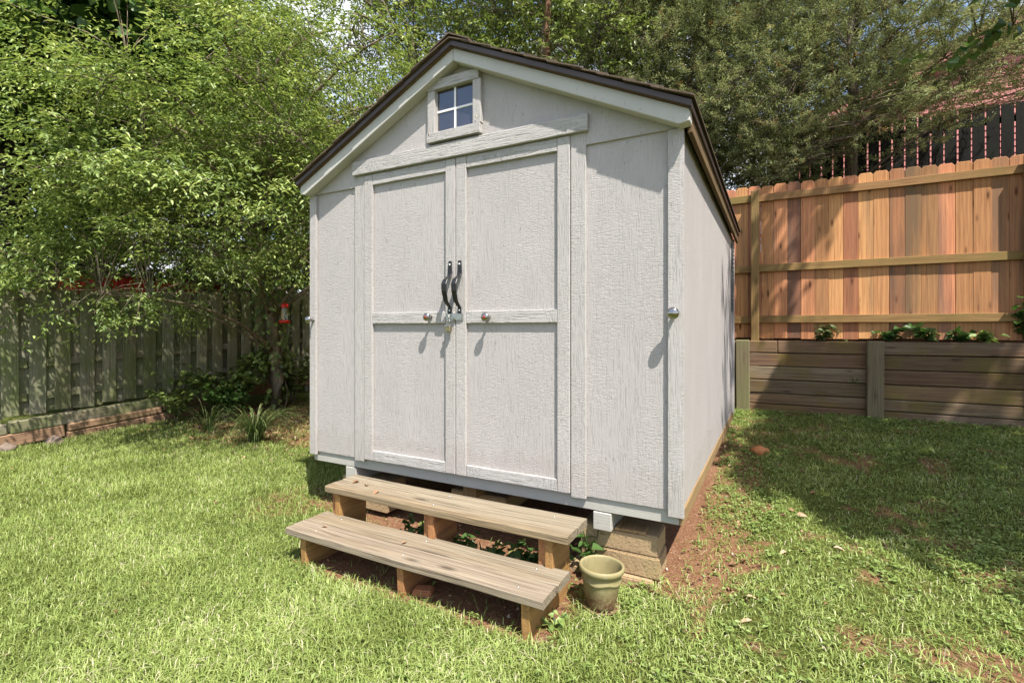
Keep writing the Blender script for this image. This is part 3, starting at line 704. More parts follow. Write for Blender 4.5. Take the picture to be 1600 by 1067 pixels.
# ------------------------------------------------------------------ hummingbird feeder hanging from the small tree
fx, fy, fz = -2.46, 1.66, .92
fd = empty('bird_feeder', (fx, fy, fz), 'red and clear hanging bird feeder beside the vine-covered trunk', 'bird feeder')
m = MB(); m.lathe([(0, 0), (.045, .0), (.066, .012), (.068, .024), (.055, .034), (.038, .040), (0, .040)], 24); m.build('base', M['feeder_red'], fd)
m = MB(); m.lathe([(.033, .0405), (.035, .05), (.035, .185), (.033, .1895)], 20); m.build('bottle', M['feeder_glass'], fd)
m = MB(); m.lathe([(0, .190), (.042, .190), (.044, .205), (.034, .232), (.015, .245), (0, .246)], 20); m.build('cap', M['feeder_red'], fd)
m = MB(); m.tube([(0, 0, .245), (.005, 0, .6), (-.02, .05, 1.15)], .003, 5); m.build('hanging_wire', M['black'], fd)
for a in range(4):
    t = a*math.pi/2+.4; MB().lathe([(0, .006), (.010, .004), (.013, 0)], 10).build('flower_port', M['feeder_red'], fd, loc=(.064*math.cos(t), .064*math.sin(t), .02), rot=(0, R(90), t))

# ------------------------------------------------------------------ stones
def rockmesh(name, r, seed, sq=(1, 1, .7)):
    bm = bmesh.new(); bmesh.ops.create_icosphere(bm, subdivisions=3, radius=r)
    for v in bm.verts:
        p = v.co*(2.2/r)*.5+Vector((seed*3.1, seed, 0)); k = 1+.28*mnoise.noise(p)+.10*mnoise.noise(p*3)
        v.co = Vector((v.co.x*sq[0], v.co.y*sq[1], v.co.z*sq[2]))*k
    me = bpy.data.meshes.new(name); bm.to_mesh(me); bm.free(); return me
def rock(name, x, y, r, mat, label, seed, sq=(1, 1, .7), rz=0, lift=.35):
    o = link(name, rockmesh(name, r, seed, sq), M[mat], None, (x, y, gz(x, y)+r*sq[2]*lift), (0, 0, rz)); return tag(o, label, 'stone')
rock('clay_rock', 2.70, 2.42, .072, 'rock', 'orange clay rock lying near the right side of the shed', 2, (1, .8, .75))
rock('grey_stone', -4.02, .02, .085, 'greystone', 'pinkish grey stone at the foot of the landscape timbers', 3, (1, 1, .8))
rock('grey_stone', -4.05, -.34, .07, 'greystone', 'smaller grey stone at the left end of the landscape timbers', 5, (1, 1, .8))
o = MB().box(-.045, .045, -.03, .03, 0, .035).build('brick_piece', M['brick'], None, .006, loc=(1.375, -.50, gz(1.375, -.5)-.008), rot=(0, 0, R(20)), seg=2)
tag(o, 'small broken brick piece at the foot of the middle step support', 'brick')

# ------------------------------------------------------------------ foliage machinery
def nrm(a): return a/np.maximum(np.linalg.norm(a, axis=-1, keepdims=True), 1e-9)
def leaf_mesh(name, P, Dr, Up, L, Wd, rnd, kind=6, fold=.25, curl=.15):
    """P base points, Dr leaf direction, Up leaf normal. kind 6: pointed oval of two quads; 4: rhombus of two triangles"""
    Dr = nrm(Dr); S = nrm(np.cross(Dr, Up)); Nn = np.cross(S, Dr); n = len(P); L = L[:, None]; Wd = Wd[:, None]
    tip = P + Dr*L - Nn*L*curl
    if kind == 6:
        a = P + Dr*L*.28; b = P + Dr*L*.62 - Nn*L*curl*.35
        V = np.stack([P, a+S*Wd*.5+Nn*Wd*fold, b+S*Wd*.42+Nn*Wd*fold*.7, tip, b-S*Wd*.42+Nn*Wd*fold*.7, a-S*Wd*.5+Nn*Wd*fold], 1)
        q = np.array([[0, 1, 2, 3], [0, 3, 4, 5]])
    else:
        a = P + Dr*L*.42
        V = np.stack([P, a+S*Wd*.5+Nn*Wd*fold, tip, a-S*Wd*.5+Nn*Wd*fold], 1); q = np.array([[0, 1, 2], [0, 2, 3]])
    k = V.shape[1]
    F = (np.arange(n)[:, None, None]*k + q[None]).reshape(-1, q.shape[1])
    return npmesh(name, V.reshape(-1, 3), F, np.repeat(rnd, 2))
def bez(a, b, c, n): return [a*(1-t)**2 + b*2*t*(1-t) + c*t*t for t in np.linspace(0, 1, n)]
def clear_shed(P, mrg=.12):
    """keep foliage out of the shed, of the space over its front yard and of the fence pickets"""
    x, y, z = P[:, 0], P[:, 1], P[:, 2]
    inside = (x > -mrg) & (x < 2.49+mrg) & (y > -.12-mrg) & (y < D+.1+mrg) & (z < 2.50-.48*np.abs(x-XA)+mrg)
    return ~inside
def make_tree(name, label, base, top, tr, blobs, limbs=10, twigs=900, lpt=18, leaf=(.07, .03), mat='leaf_mid', bark_m='bark', seed=1, droop=.25, twig_len=(.25, .5),
              kind=4, clump=.5, spread=.9, cat='tree', group=None, limb_r=.35, lean=.1, show_twigs=.3, keep=None, flat=.5, trunk_path=None, jitter=.35, stem_lo=.35, limb_keep=False, ncl_div=14, upj=.38, cl_r=.16, twig_max=2.0):
    rg = np.random.default_rng(seed); base = np.array(base, float); top = np.array(top, float)
    root = empty(name, tuple(base), label, cat, group)
    tm = MB(); n = 10
    if trunk_path is None:
        tp = [base+(top-base)*t + np.array([math.sin(t*5+seed), math.cos(t*4+seed*2), 0])*lean*t for t in np.linspace(0, 1, n)]
    else: tp = [np.array(p, float) for p in trunk_path]; n = len(tp)
    rr = [tr*(1.0-.78*i/(n-1))+(tr*.45 if i == 0 else 0) for i in range(n)]
    tm.tube(tp, rr, 12)
    tpa = np.array(tp); limb_pts = [p for p in tp[n//3:]]
    w = np.array([np.prod(b[1])**.67 for b in blobs]); w /= w.sum()
    for k in range(limbs):
        bi = rg.choice(len(blobs), p=w); c, r = np.array(blobs[bi][0], float), np.array(blobs[bi][1], float)
        d = nrm(rg.normal(size=3)); tgt = c + d*r*rg.uniform(.45, .85)
        i0 = int(np.clip(stem_lo*n + rg.random()*(1-stem_lo)*n*.9, 1, n-2))
        cand = tpa[int(stem_lo*n):]; j = np.argmin(np.abs(cand[:, 2]-(tgt[2]-.35*np.linalg.norm(tgt[:2]-cand[0, :2])))); st = cand[j]
        mid = st*.5+tgt*.5 + np.array([0, 0, .18*np.linalg.norm(tgt-st)]) + rg.normal(size=3)*.12
        pth = bez(st, mid, tgt, 7)
        if limb_keep and keep is not None and keep(np.array(pth[2:])).mean() < .75: continue
        r0 = tr*limb_r*(1-.4*rg.random())
        tm.tube(pth, [max(r0*(1-.85*q/6), .006) for q in range(7)], 6); limb_pts += pth[2:]
    LP = np.array(limb_pts)
    # twigs
    cs = []; ds = []
    nb = [max(1, int(twigs*x)) for x in w]
    for (c, r), k in zip([(np.array(b[0], float), np.array(b[1], float)) for b in blobs], nb):
        ncl = max(4, int(k/ncl_div)); cd = nrm(rg.normal(size=(ncl, 3))); cc = c + cd*r*(rg.uniform(.25, 1, (ncl, 1))**.45)
        which = rg.integers(0, ncl, k); free = rg.random(k) > clump
        p = cc[which] + rg.normal(size=(k, 3))*np.minimum(r*cl_r, .45)*np.array([1, 1, flat])
        d2 = nrm(rg.normal(size=(k, 3))); p[free] = (c + d2*r*(rg.uniform(.1, 1, (k, 1))**.45))[free]
        cs.append(p); ds.append(nrm((p-c)/r*np.array([1, 1, .6]) + rg.normal(size=(k, 3))*.45))
    C = np.concatenate(cs); Dv = np.concatenate(ds); Dv[:, 2] = Dv[:, 2]*.55 - droop*.35; Dv = nrm(Dv)
    ok = C[:, 2] > gh(C[:, 0], C[:, 1])+.25
    if keep is not None: ok &= keep(C)
    C = C[ok]; Dv = Dv[ok]; T = len(C)
    TL = rg.uniform(*twig_len, T)
    sel = np.where(rg.random(T) < show_twigs)[0]
    for i in sel:
        a = C[i]-Dv[i]*TL[i]*.35; j = np.argmin(((LP-a)**2).sum(1)); s = LP[j]
        dist = np.linalg.norm(a-s)
        if dist > twig_max: continue
        e = C[i]+Dv[i]*TL[i]*.85
        if dist < .05: pth = [s, C[i], e]
        else: pth = [s, (s+a)/2+np.array([0, 0, .08*dist]), a, e]
        r0 = min(.012, .004+.006*dist)
        tm.tube(pth, [r0*(1-.7*q/(len(pth)-1)) for q in range(len(pth))], 3, False)
    vtm = np.array(tm.v)-base; tm.v = [tuple(v) for v in vtm]
    tm.build('trunk', M[bark_m], root)
    # leaves along each twig, alternately left and right
    tt = np.tile(np.linspace(-.25, 1, lpt), (T, 1)) + rg.normal(size=(T, lpt))*.04
    Sd = nrm(np.cross(Dv, np.array([0, 0, 1.0]))+1e-6)
    P = C[:, None]+Dv[:, None]*(tt*TL[:, None])[..., None]
    P[..., 2] -= (np.clip(tt, 0, 1)**2)*TL[:, None]*droop*.5
    P += rg.normal(size=P.shape)*.02*spread
    sg = np.where(np.arange(lpt) % 2 == 0, 1.0, -1.0)[None, :, None]
    LD = Dv[:, None]*.65 + Sd[:, None]*sg*spread + rg.normal(size=P.shape)*jitter; LD[..., 2] -= droop*rg.uniform(.2, 1.0, LD.shape[:2])
    UP = np.array([0, 0, 1.0]) + rg.normal(size=P.shape)*upj
    P = P.reshape(-1, 3); LD = LD.reshape(-1, 3); UP = UP.reshape(-1, 3)
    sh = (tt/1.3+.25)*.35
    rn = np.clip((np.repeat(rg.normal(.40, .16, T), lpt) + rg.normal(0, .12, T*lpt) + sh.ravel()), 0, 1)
    ok = clear_shed(P)
    if keep is not None: ok &= keep(P)
    P, LD, UP, rn = P[ok], LD[ok], UP[ok], rn[ok]; m = len(P)
    L = leaf[0]*rg.uniform(.65, 1.2, m); Wd = leaf[1]*rg.uniform(.75, 1.2, m)
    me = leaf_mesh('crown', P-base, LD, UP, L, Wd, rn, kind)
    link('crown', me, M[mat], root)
    return root

LEFT = lambda P: (P[:, 0] < -.12)
# the small layered tree in front of the old fence (its crown spreads over the left of the yard)
tb = (-3.40, 2.25, gz(-3.40, 2.25)-.03)
def keep_left(P):
    # the crown ends on a slant at its front, hangs lowest over the fence
    q = .606*(P[:, 0]+1.75) - .795*(P[:, 1]-.10) - .547*(P[:, 2]+.35)
    low = P[:, 2] > .78 + .16*np.sin(P[:, 0]*2.1+P[:, 1]*3.3) - .30*sst(-1.5, -4, P[:, 0])*(1-sst(.2, 1.5, P[:, 1]))
    feeder = (P[:, 0] > -2.95) & (P[:, 0] < -1.0) & (P[:, 1] > .2) & (P[:, 1] < 1.85) & (P[:, 2] < 1.30) & (P[:, 0]+.84*P[:, 1] > -1.5-.35)
    gap = (P[:, 2] > 1.22) & (P[:, 2] < 1.52+.05*np.sin(P[:, 0]*6)) & (P[:, 0] < -1.9) & (np.sin(P[:, 0]*23.1+P[:, 1]*31.7) < .35) & (P[:, 1] > -.2)
    low &= ~feeder & ~gap & ~((P[:, 2] < 1.24) & (np.sin(P[:, 0]*4.3+.6)*np.sin(P[:, 1]*5.1+P[:, 0]*2) < .12))
    return LEFT(P) & (q-.58 < .06*np.sin(P[:, 2]*5)+.08*np.sin(P[:, 0]*4.1)) & low
make_tree('layered_tree', 'spreading bright green tree with layered leaves over the old fence', tb, (-3.05, 1.7, 3.9), .105,
          [((-2.6, 1.2, 2.35), (2.0, 2.0, 1.5)), ((-3.6, .5, 2.2), (1.6, 1.7, 1.5)), ((-2.2, 1.9, 3.8), (1.9, 1.9, 1.5)), ((-3.9, 1.2, 3.9), (1.9, 1.9, 1.4)), ((-1.4, 1.9, 2.2), (1.0, 1.2, 1.3)), ((-3.5, .6, 1.45), (1.5, 1.2, .7)), ((-3.4, .05, 1.0), (.95, .75, .20))],
          limbs=34, twigs=7400, lpt=16, leaf=(.056, .0195), mat='leaf_bright', bark_m='bark', seed=3, droop=.45, twig_len=(.22, .48), kind=6, clump=.93, flat=.20, show_twigs=.16, keep=keep_left, ncl_div=48, twig_max=.75, cl_r=.18, upj=.28, jitter=.28,
          trunk_path=[tb, (-3.40, 2.24, .1), (-3.37, 2.20, .5), (-3.33, 2.1, 1.0), (-3.25, 2.0, 1.5), (-3.2, 1.9, 2.1), (-3.1, 1.8, 2.8), (-3.05, 1.7, 3.9)])
# big dark trunk beyond the fence at far left, large lobed leaves high up
make_tree('broad_leaf_tree', 'tall tree with thick dark trunk behind the old fence at far left', (-7.7, .55, -.4), (-7.4, .8, 7.5), .30,
          [((-6.9, 1.0, 6.0), (2.6, 2.6, 2.2)), ((-5.6, .2, 4.9), (1.5, 1.5, 1.0))], limbs=12, twigs=700, lpt=11, leaf=(.22, .17), mat='leaf_big', bark_m='bark_dark', seed=5, droop=.5, twig_len=(.4, .8), kind=6, keep=LEFT)
BGT = 'background trees behind the yard'
def bg_tree(label, x, y, h, r, seed, mat='leaf_mid', tw=1500, lpt=16, leaf=(.10, .045), trunk=.11, bark_m='bark', low=.25, name='broadleaf_tree', **k):
    b = gz(x, y)-.05
    make_tree(name, label, (x, y, b), (x+.2, y, b+h*.92), trunk, [((x, y, b+h*(low+.22)), (r, r, h*.24)), ((x+.3*r, y-.3, b+h*.62), (r*.95, r*.95, h*.25)), ((x-.3*r, y+.2, b+h*.82), (r*.8, r*.8, h*.2))],
              limbs=16, twigs=tw, lpt=lpt, leaf=leaf, mat=mat, bark_m=bark_m, seed=seed, group=BGT, **k)
K = dict(keep=lambda P: (P[:, 1] > 4.45) | (P[:, 0] < -4.5))
bg_tree('dense green tree just behind the layered tree, left of the roof', -3.6, 5.3, 8.6, 2.0, 21, 'leaf_mid', 2500, 16, (.085, .036), droop=.35, low=.12, **K)
bg_tree('leafy tree behind the shed just right of the roof peak', -1.1, 6.0, 7.0, 1.8, 22, 'leaf_mid', 2000, 15, (.085, .04), droop=.35, low=.10, **K)
bg_tree('slim tree with hanging oval leaves between roof peak and cedars', .75, 6.9, 6.6, 1.6, 23, 'leaf_dark', 1300, 15, (.10, .045), trunk=.06, droop=.7, low=.08, show_twigs=.5, **K)
bg_tree('tall tree with straight red-brown trunk right of the roof peak', -.60, 5.15, 13, 2.0, 24, 'leaf_dark', 900, 15, (.10, .045), trunk=.075, bark_m='bark_red', low=.62, lean=.03, stem_lo=.6, **K)
bg_tree('dark shady tree behind the old fence left of centre', -6.6, 4.6, 7.6, 2.4, 25, 'leaf_dark', 1900, 16, (.10, .045), low=.10, **K)
bg_tree('tall tree filling the gap behind the red outbuilding', -12.5, 4.8, 10, 3.0, 26, 'leaf_dark', 2600, 15, (.16, .085), low=.10, **K)
bg_tree('far tree seen just above the roof peak', -5.5, 11.5, 11, 3.0, 28, 'leaf_dark', 1500, 15, (.14, .065), low=.12, **K)
bg_tree('far tree seen above the right slope of the roof', -.4, 12.5, 11.5, 3.0, 29, 'leaf_dark', 1400, 15, (.14, .065), low=.12, **K)
bg_tree('dark thicket behind the red outbuilding', -12.8, 1.8, 7.5, 2.8, 36, 'leaf_dark', 2600, 15, (.16, .085), low=.02, **K)
bg_tree('dark undergrowth tree at the far back left corner', -8.8, 7.2, 7.0, 2.6, 37, 'leaf_dark', 2600, 15, (.16, .085), low=.02, **K)
bg_tree('far tree over the left part of the yard', -14.5, 8.5, 13, 3.6, 38, 'leaf_mid', 1400, 15, (.17, .08), low=.05, **K)
bg_tree('dark evergreen shrub between the two cedars', 2.35, 6.6, 2.6, 1.0, 43, 'leaf_dark', 900, 15, (.07, .03), trunk=.05, low=.05, name='evergreen_shrub', **K)
bg_tree('far tree showing through the cedars', 4.2, 15.5, 12, 3.2, 30, 'leaf_dark', 900, 15, (.15, .075), low=.15, **K)
# pale shrub over the old fence at far left
make_tree('pale_shrub', 'pale yellow-green shrub showing over the old fence at far left', (-6.2, .95, -.35), (-6.2, .95, 1.2), .05, [((-6.2, .95, 1.05), (.75, .75, .6))], limbs=8, twigs=260, lpt=14, leaf=(.08, .035), mat='weed', seed=33, kind=6, cat='shrub', keep=LEFT)
# cedars beyond the picket fence
def cedar(x, y, h, r, seed, label, tw, keepf):
    b = gz(x, y)-.05
    make_tree('cedar_tree', label, (x, y, b), (x+.1, y+.1, b+h), .075, [((x-.1, y-.55, b+h*.46), (r*.75, r*.28, h*.22)), ((x, y, b+h*.44), (r, r*.9, h*.26)), ((x, y, b+h*.70), (r*.8, r*.8, h*.24)), ((x-r*.5, y-.1, b+h*.52), (r*.7, r*.7, h*.25)), ((x+r*.75, y-.1, b+h*.47), (r*.8, r*.5, h*.15)), ((x+r*1.15, y, b+h*.40), (r*.6, r*.4, h*.10))],
              limbs=60, twigs=tw, lpt=64, leaf=(.040, .0085), mat='needle', bark_m='twig', seed=seed, droop=-.45, twig_len=(.14, .34), kind=4, clump=.9, spread=.75, show_twigs=.36, limb_r=.20, keep=keepf, group='cedar trees', jitter=.55, flat=.9, stem_lo=.12, ncl_div=26, cl_r=.13)
cedar(3.72, 5.45, 6.4, 1.9, 41, 'wispy cedar tree with bare lower branches above the picket fence', 4600, lambda P: (P[:, 1] > 4.40) & ~((P[:, 1] > 6.55) & (P[:, 1] < 6.9) & (P[:, 2] < 4.0)) & (P[:, 2] > 2.75 + .40*np.abs(P[:, 0]-3.2)*(P[:, 0] > 3.2)))
cedar(1.75, 6.15, 7.2, 1.8, 42, 'grey-green cedar tree rising behind the right roof slope', 3000, lambda P: (P[:, 1] > 4.40) & ~((P[:, 1] > 6.55) & (P[:, 1] < 6.9) & (P[:, 2] < 4.0)))
# tree off to the right whose crown shades the right half of the yard; one low spray hangs into view
def keep_right(P):
    g = P - (P[:, 2:3]+.3)*np.array([[.45, -.345, 1.0]])     # where its shadow falls
    wy = g[:, 1]-.767*(2.44-g[:, 0])                          # height-free place along the shed's side wall
    wall = (g[:, 0] > 1.60) & (wy > 1.9) & (wy < 3.22) & (np.sin(P[:, 1]*21+P[:, 2]*15) > .85-1.0*(wy-1.9)/1.3)
    yard = (g[:, 1] < 1.62 - .95*(g[:, 0]-2.75) + .14*np.sin(g[:, 0]*9) + .12*np.sin(g[:, 0]*23+g[:, 1]*7)) | ((g[:, 0] < 2.55) & ~wall)
    dapple = (g[:, 0] > 1.35) & (g[:, 0] < 2.40) & (np.sin(g[:, 0]*23+P[:, 2]*9)*np.sin(g[:, 1]*17) > -.05)
    lit = np.where(g[:, 1] < 4.60, yard, ~dapple)
    return ~lit
make_tree('sweetgum_tree', 'overhanging tree with lobed leaves at the top right edge', (7.6, 2.2, gz(7.6, 2.2)-.05), (6.6, 1.5, 7.5), .20,
          [((5.9, .9, 5.3), (2.3, 2.4, 1.5)), ((6.2, 1.6, 7.0), (2.6, 2.6, 1.5)), ((4.55, 3.05, 3.50), (.62, .40, .30)), ((4.9, 2.95, 3.75), (.6, .4, .25)), ((7.3, .6, 4.6), (1.6, 1.6, 1.2)), ((5.3, .6, 6.4), (2.0, 2.0, 1.2)), ((4.9, 2.2, 5.9), (1.5, 1.3, .8)), ((4.3, 2.6, 6.6), (1.2, 1.2, .7))], limbs=30, twigs=2100, lpt=13, leaf=(.105, .08), mat='leaf_big', seed=51, droop=.35, twig_len=(.35, .7), kind=6, clump=.55, keep=keep_right, limb_keep=True, show_twigs=.12)

# ------------------------------------------------------------------ shrubs, vine, clumps and small plants
def bush(name, label, x, y, r, h, n, leaf, mat, seed, cat='shrub', group=None, kind=6, droop=.35, z0=None, stems=8):
    rg = np.random.default_rng(seed); b = np.array([x, y, gz(x, y) if z0 is None else z0]); root = empty(name, tuple(b), label, cat, group)
    m = MB(); P = []; Dn = []
    for k in range(stems):
        a = rg.random()*6.28; q = np.array([math.cos(a)*r*rg.uniform(.3, .95), math.sin(a)*r*rg.uniform(.3, .95), h*rg.uniform(.55, 1.0)])
        pth = bez(np.zeros(3), np.array([q[0]*.3, q[1]*.3, q[2]*.7]), q, 6); m.tube(pth, [.006*(1-.6*i/5)*(.4+r) + .0015 for i in range(6)], 4, False)
        per = max(3, n//stems)
        for t in np.linspace(.25, 1, per):
            p = np.array(bez(np.zeros(3), np.array([q[0]*.3, q[1]*.3, q[2]*.7]), q, 101)[int(t*100)]); d = rg.normal(size=3); d[2] = abs(d[2])*.25-.15; d = nrm(d)
            P.append(p + rg.normal(size=3)*r*.16*np.array([1, 1, .5])*t); Dn.append(d + np.array([q[0], q[1], 0])*.4)
    m.build('stem', M['bark'] if r > .2 else M['strap'], root)
    P = np.array(P); P[:, 2] = np.maximum(P[:, 2], .012); Dn = np.array(Dn); Dn[:, 2] -= droop*.4; k = len(P)
    UP = np.array([0, 0, 1.0])+rg.normal(size=(k, 3))*.35
    link('foliage', leaf_mesh('foliage', P, Dn, UP, leaf[0]*rg.uniform(.6, 1.2, k), leaf[1]*rg.uniform(.7, 1.15, k), np.clip(rg.normal(.5, .22, k), 0, 1), kind), M[mat], root)
    return root
bush('leafy_shrub', 'light-leaved low shrub at the end of the red timbers', -3.90, 1.18, .38, .48, 420, (.075, .05), 'leaf_mid', 61)
bush('leafy_shrub', 'broad-leaved shrub against the middle of the old fence', -3.75, 1.75, .62, .85, 800, (.115, .08), 'leaf_mid', 62)
bush('leafy_shrub', 'dark glossy shrub left of the vine-covered trunk', -3.55, 2.62, .60, .85, 800, (.08, .055), 'leaf_mid', 63)
bush('leafy_shrub', 'low dark ground shrub between trunk and shed', -2.75, 3.0, .60, .75, 800, (.07, .048), 'leaf_dark', 64)
bush('leafy_shrub', 'small bushy plant in front of the shrubs by the fence', -3.40, 1.50, .42, .50, 360, (.09, .06), 'leaf_big', 65)
bush('leafy_shrub', 'dark shrub close to the back wall beside the shed', -1.75, 3.6, .6, .9, 700, (.075, .05), 'leaf_dark', 66)
# vine climbing the trunk
rg = np.random.default_rng(77); nV = 420
vz = rg.uniform(-.25, 1.75, nV); va = rg.uniform(0, 6.28, nV); cx = np.interp(vz, [-.3, .5, 1.0, 1.5, 2.1], [-3.40, -3.37, -3.33, -3.25, -3.2]); cy = np.interp(vz, [-.3, .5, 1.0, 1.5, 2.1], [2.25, 2.2, 2.1, 2.0, 1.9])
vr = .12 + rg.random(nV)*.10*sst(-.2, .4, vz); VP = np.stack([cx+np.cos(va)*vr, cy+np.sin(va)*vr, vz], 1); VD = np.stack([np.cos(va), np.sin(va), -1.0-0*va], 1)+rg.normal(size=(nV, 3))*.4
sel = ~((vz < .25) & (np.cos(va-1.9*3.14) > -.2) & (rg.random(nV) < .7)); VP, VD = VP[sel], VD[sel]
vn = empty('climbing_vine', (-3.4, 2.25, -.3), 'leafy vine climbing the trunk beside the bird feeder', 'vine')
vb = np.array([-3.4, 2.25, -.3])
link('foliage', leaf_mesh('foliage', VP-vb, VD, nrm(np.stack([VP[:, 0]+3.4, VP[:, 1]-2.25, np.full(len(VP), .05)], 1)+rg.normal(size=VP.shape)*.05), .085*rg.uniform(.6, 1.2, len(VP)), .065*rg.uniform(.7, 1.1, len(VP)), np.clip(rg.normal(.5, .2, len(VP)), 0, 1), 6), M['leaf_mid'], vn)
m = MB(); m.tube([(.13*math.cos(t*2.2), .13*math.sin(t*2.2), t*.55) for t in np.linspace(0, 3, 26)], .009, 5); m.build('stem', M['bark'], vn)
def strap_clump(label, x, y, n, L, seed, mat='strap', group='strappy grass clumps', name='grass_clump', wd=.006):
    rg = np.random.default_rng(seed); b = np.array([x, y, gz(x, y)]); V = []; F = []; rn = []
    for i in range(n):
        a = rg.random()*6.283; l = L*rg.uniform(.5, 1.1); out = rg.uniform(.25, .85); r0 = rg.random()*.05; d = np.array([math.cos(a), math.sin(a), 0]); s = np.array([-d[1], d[0], 0])*wd*rg.uniform(.6, 1.1)
        v = rg.uniform(0, .8)
        for k in range(7):
            t = k/6; p = d*(r0+l*out*t**1.25)+np.array([0, 0, l*(1.15*t-(.55+.55*out)*t*t)]); w = (1-t**2.2)*.95+.05
            V += [p-s*w, p+s*w]
            if k: q = len(V)-4; F.append((q, q+1, q+3, q+2)); rn.append(min(1, v+.25*t))
    root = empty(name, tuple(b), label, 'grass clump', group)
    link('foliage', npmesh('foliage', np.array(V), np.array(F), np.array(rn)), M[mat], root)
    MB().lathe([(.03, -.02), (.035, .0), (.02, .03), (0, .035)], 10).build('crown_base', M['litter'], root)
    return root
strap_clump('spiky pale grass clump in the leaf litter under the feeder tree', -2.95, 1.03, 46, .85, 71)
strap_clump('larger dark strappy grass clump nearer the shed', -2.02, .98, 170, .88, 72)
strap_clump('tufted grass growing at the fence foot above the timber wall', 3.62, 4.27, 60, .26, 73)
for i, (x, y, r, h) in enumerate(((1.30, -.12, .11, .12), (1.52, -.20, .12, .13), (1.72, -.14, .11, .13), (1.06, -.16, .12, .15), (1.85, -.10, .10, .16))):
    lb = ['broad seedling under the steps, left of the right-hand support', 'broad seedling under the middle of the upper step', 'heart-leaved seedling near the right-hand step support', 'tallest leafy seedling just left of the middle step support', 'leafy seedling right below the right end of the upper step'][i]
    bush('seedling_plant', lb, x, y, r*1.2, h*1.15, 70, (.060, .046), 'leaf_big', 80+i, 'plant', 'seedlings under the steps', stems=7, droop=.1)
bush('seedling_plant', 'climbing heart-leaved weed between the steps and concrete blocks', 2.02, .02, .07, .26, 30, (.07, .055), 'leaf_big', 88, 'plant', 'seedlings under the steps', stems=4)
bush('seedling_plant', 'small weed by the right end of the lower step', 2.02, -.46, .07, .07, 20, (.04, .03), 'weed', 89, 'plant', stems=4)
bush('seedling_plant', 'small leafy weed under the left half of the lower step', .95, -.28, .08, .08, 26, (.04, .03), 'leaf_big', 90, 'plant', stems=5)
wl = [(3.30, .17, .20, 'leaf_dark', 'dark leafy weed at the left on top of the timber wall'), (3.93, .13, .16, 'leaf_big', 'lobed-leaf seedling right of the wall post, on the timber wall'), (4.25, .12, .20, 'leaf_big', 'taller lobed-leaf seedling in the middle of the wall top'), (4.52, .14, .15, 'leaf_big', 'low spreading seedling on the wall top right of middle'), (4.70, .12, .13, 'weed', 'pale lobed-leaf seedling on the wall top near the right end'), (4.98, .13, .42, 'leaf_big', 'tall leafy seedling in front of the right-hand fence post')]
for i, (x, r, h, mt, lb) in enumerate(wl): bush('wall_plant', lb, x, 4.30, r, h, 46, (.085, .07), mt, 100+i, 'plant', 'plants along the wall top', z0=.705, stems=7, droop=.3)

# ------------------------------------------------------------------ lawn: grass blades, weeds, leaf litter (uncountable)
def scatter(n, x0, x1, y0, y1, fn, rg):
    x = rg.uniform(x0, x1, n); y = rg.uniform(y0, y1, n); k = rg.random(n) < fn(x, y); return x[k], y[k]
def inview(x, y, m=.5):
    """rough yard limits: everything a visitor standing near the camera could see"""
    dx, dy = x-CAM.x, y-CAM.y; f = -.471*dx+.882*dy; r = .882*dx+.471*dy
    return (f > .9) & (np.abs(r) < f*1.15+m)
def blocked(x, y):
    b = (x > .03) & (x < 2.41) & (y > .12) & (y < 3.25)
    b |= (x < XF+.14) | (y > YW-.01)
    b |= np.hypot(x-px, y-py) < .082
    return b
def blades(name, label, n, lim, fn, L, Wd, lean, rg, mat, short=None):
    x, y = scatter(n, *lim, fn, rg); k = inview(x, y) & ~blocked(x, y); x, y = x[k], y[k]
    m = len(x); z = gh(x, y); a = rg.random(m)*6.283
    patch = fbm(x, y, 2.5, 31); l = L*rg.uniform(.45, 1.15, m)*(.65+.7*patch)
    if short is not None: l = l*short(x, y)
    w = Wd*rg.uniform(.7, 1.2, m)*.5; ln = lean*rg.uniform(.2, 1.3, m)
    d = np.stack([np.cos(a), np.sin(a), 0*a], 1); s = np.stack([-np.sin(a), np.cos(a), 0*a], 1)*w[:, None]
    b = np.stack([x, y, z-.004], 1)
    p1 = b + d*(l*ln*.35)[:, None]; p1[:, 2] += l*.60
    p2 = b + d*(l*ln)[:, None]; p2[:, 2] += l*np.clip(1.0-.40*ln, .25, 1)
    V = np.stack([b-s, b+s, p1+s*.8, p1-s*.8, p2], 1).reshape(-1, 3)
    i = np.arange(m)[:, None]*5
    F = np.concatenate([i+np.array([[0, 1, 2]]), i+np.array([[0, 2, 3]]), i+np.array([[3, 2, 4]])], 1).reshape(-1, 3)
    rn = np.clip(-.34+.78*patch+.50*fbm(x, y, .9, 61)+rg.normal(0, .17, m)+(rg.random(m) < .10)*.55, 0, 1)
    o = link(name, npmesh(name, V, F, np.repeat(rn, 3)), M[mat]); return tag(o, label, 'grass', kind='stuff')
def dist(x, y): return np.hypot(x-CAM.x, y-CAM.y)
rg = np.random.default_rng(201)
dens = lambda x, y: (1-bare(x, y))**1.5*np.clip(2.6/dist(x, y), .38, 1)*(1-.35*sst(2.0, 2.6, x))
blades('lawn_grass', 'thick bright lawn grass covering the yard', 1150000, (-4.4, 5.6, -2.4, 4.2), dens, .056, .0040, 1.2, rg, 'grass', lambda x, y: 1-.42*sst(1.8, 2.6, x)-.25*sst(1.5, 3.5, y)*sst(2, 2.6, x))
rg = np.random.default_rng(202)
sparse = lambda x, y: (.26+.4*sst(.45, .65, fbm(x, y, 3, 41)))*(1-.85*((x > .3) & (x < 2.3) & (y > -.62) & (y < 3.2)))*(bare(x, y) > .15)
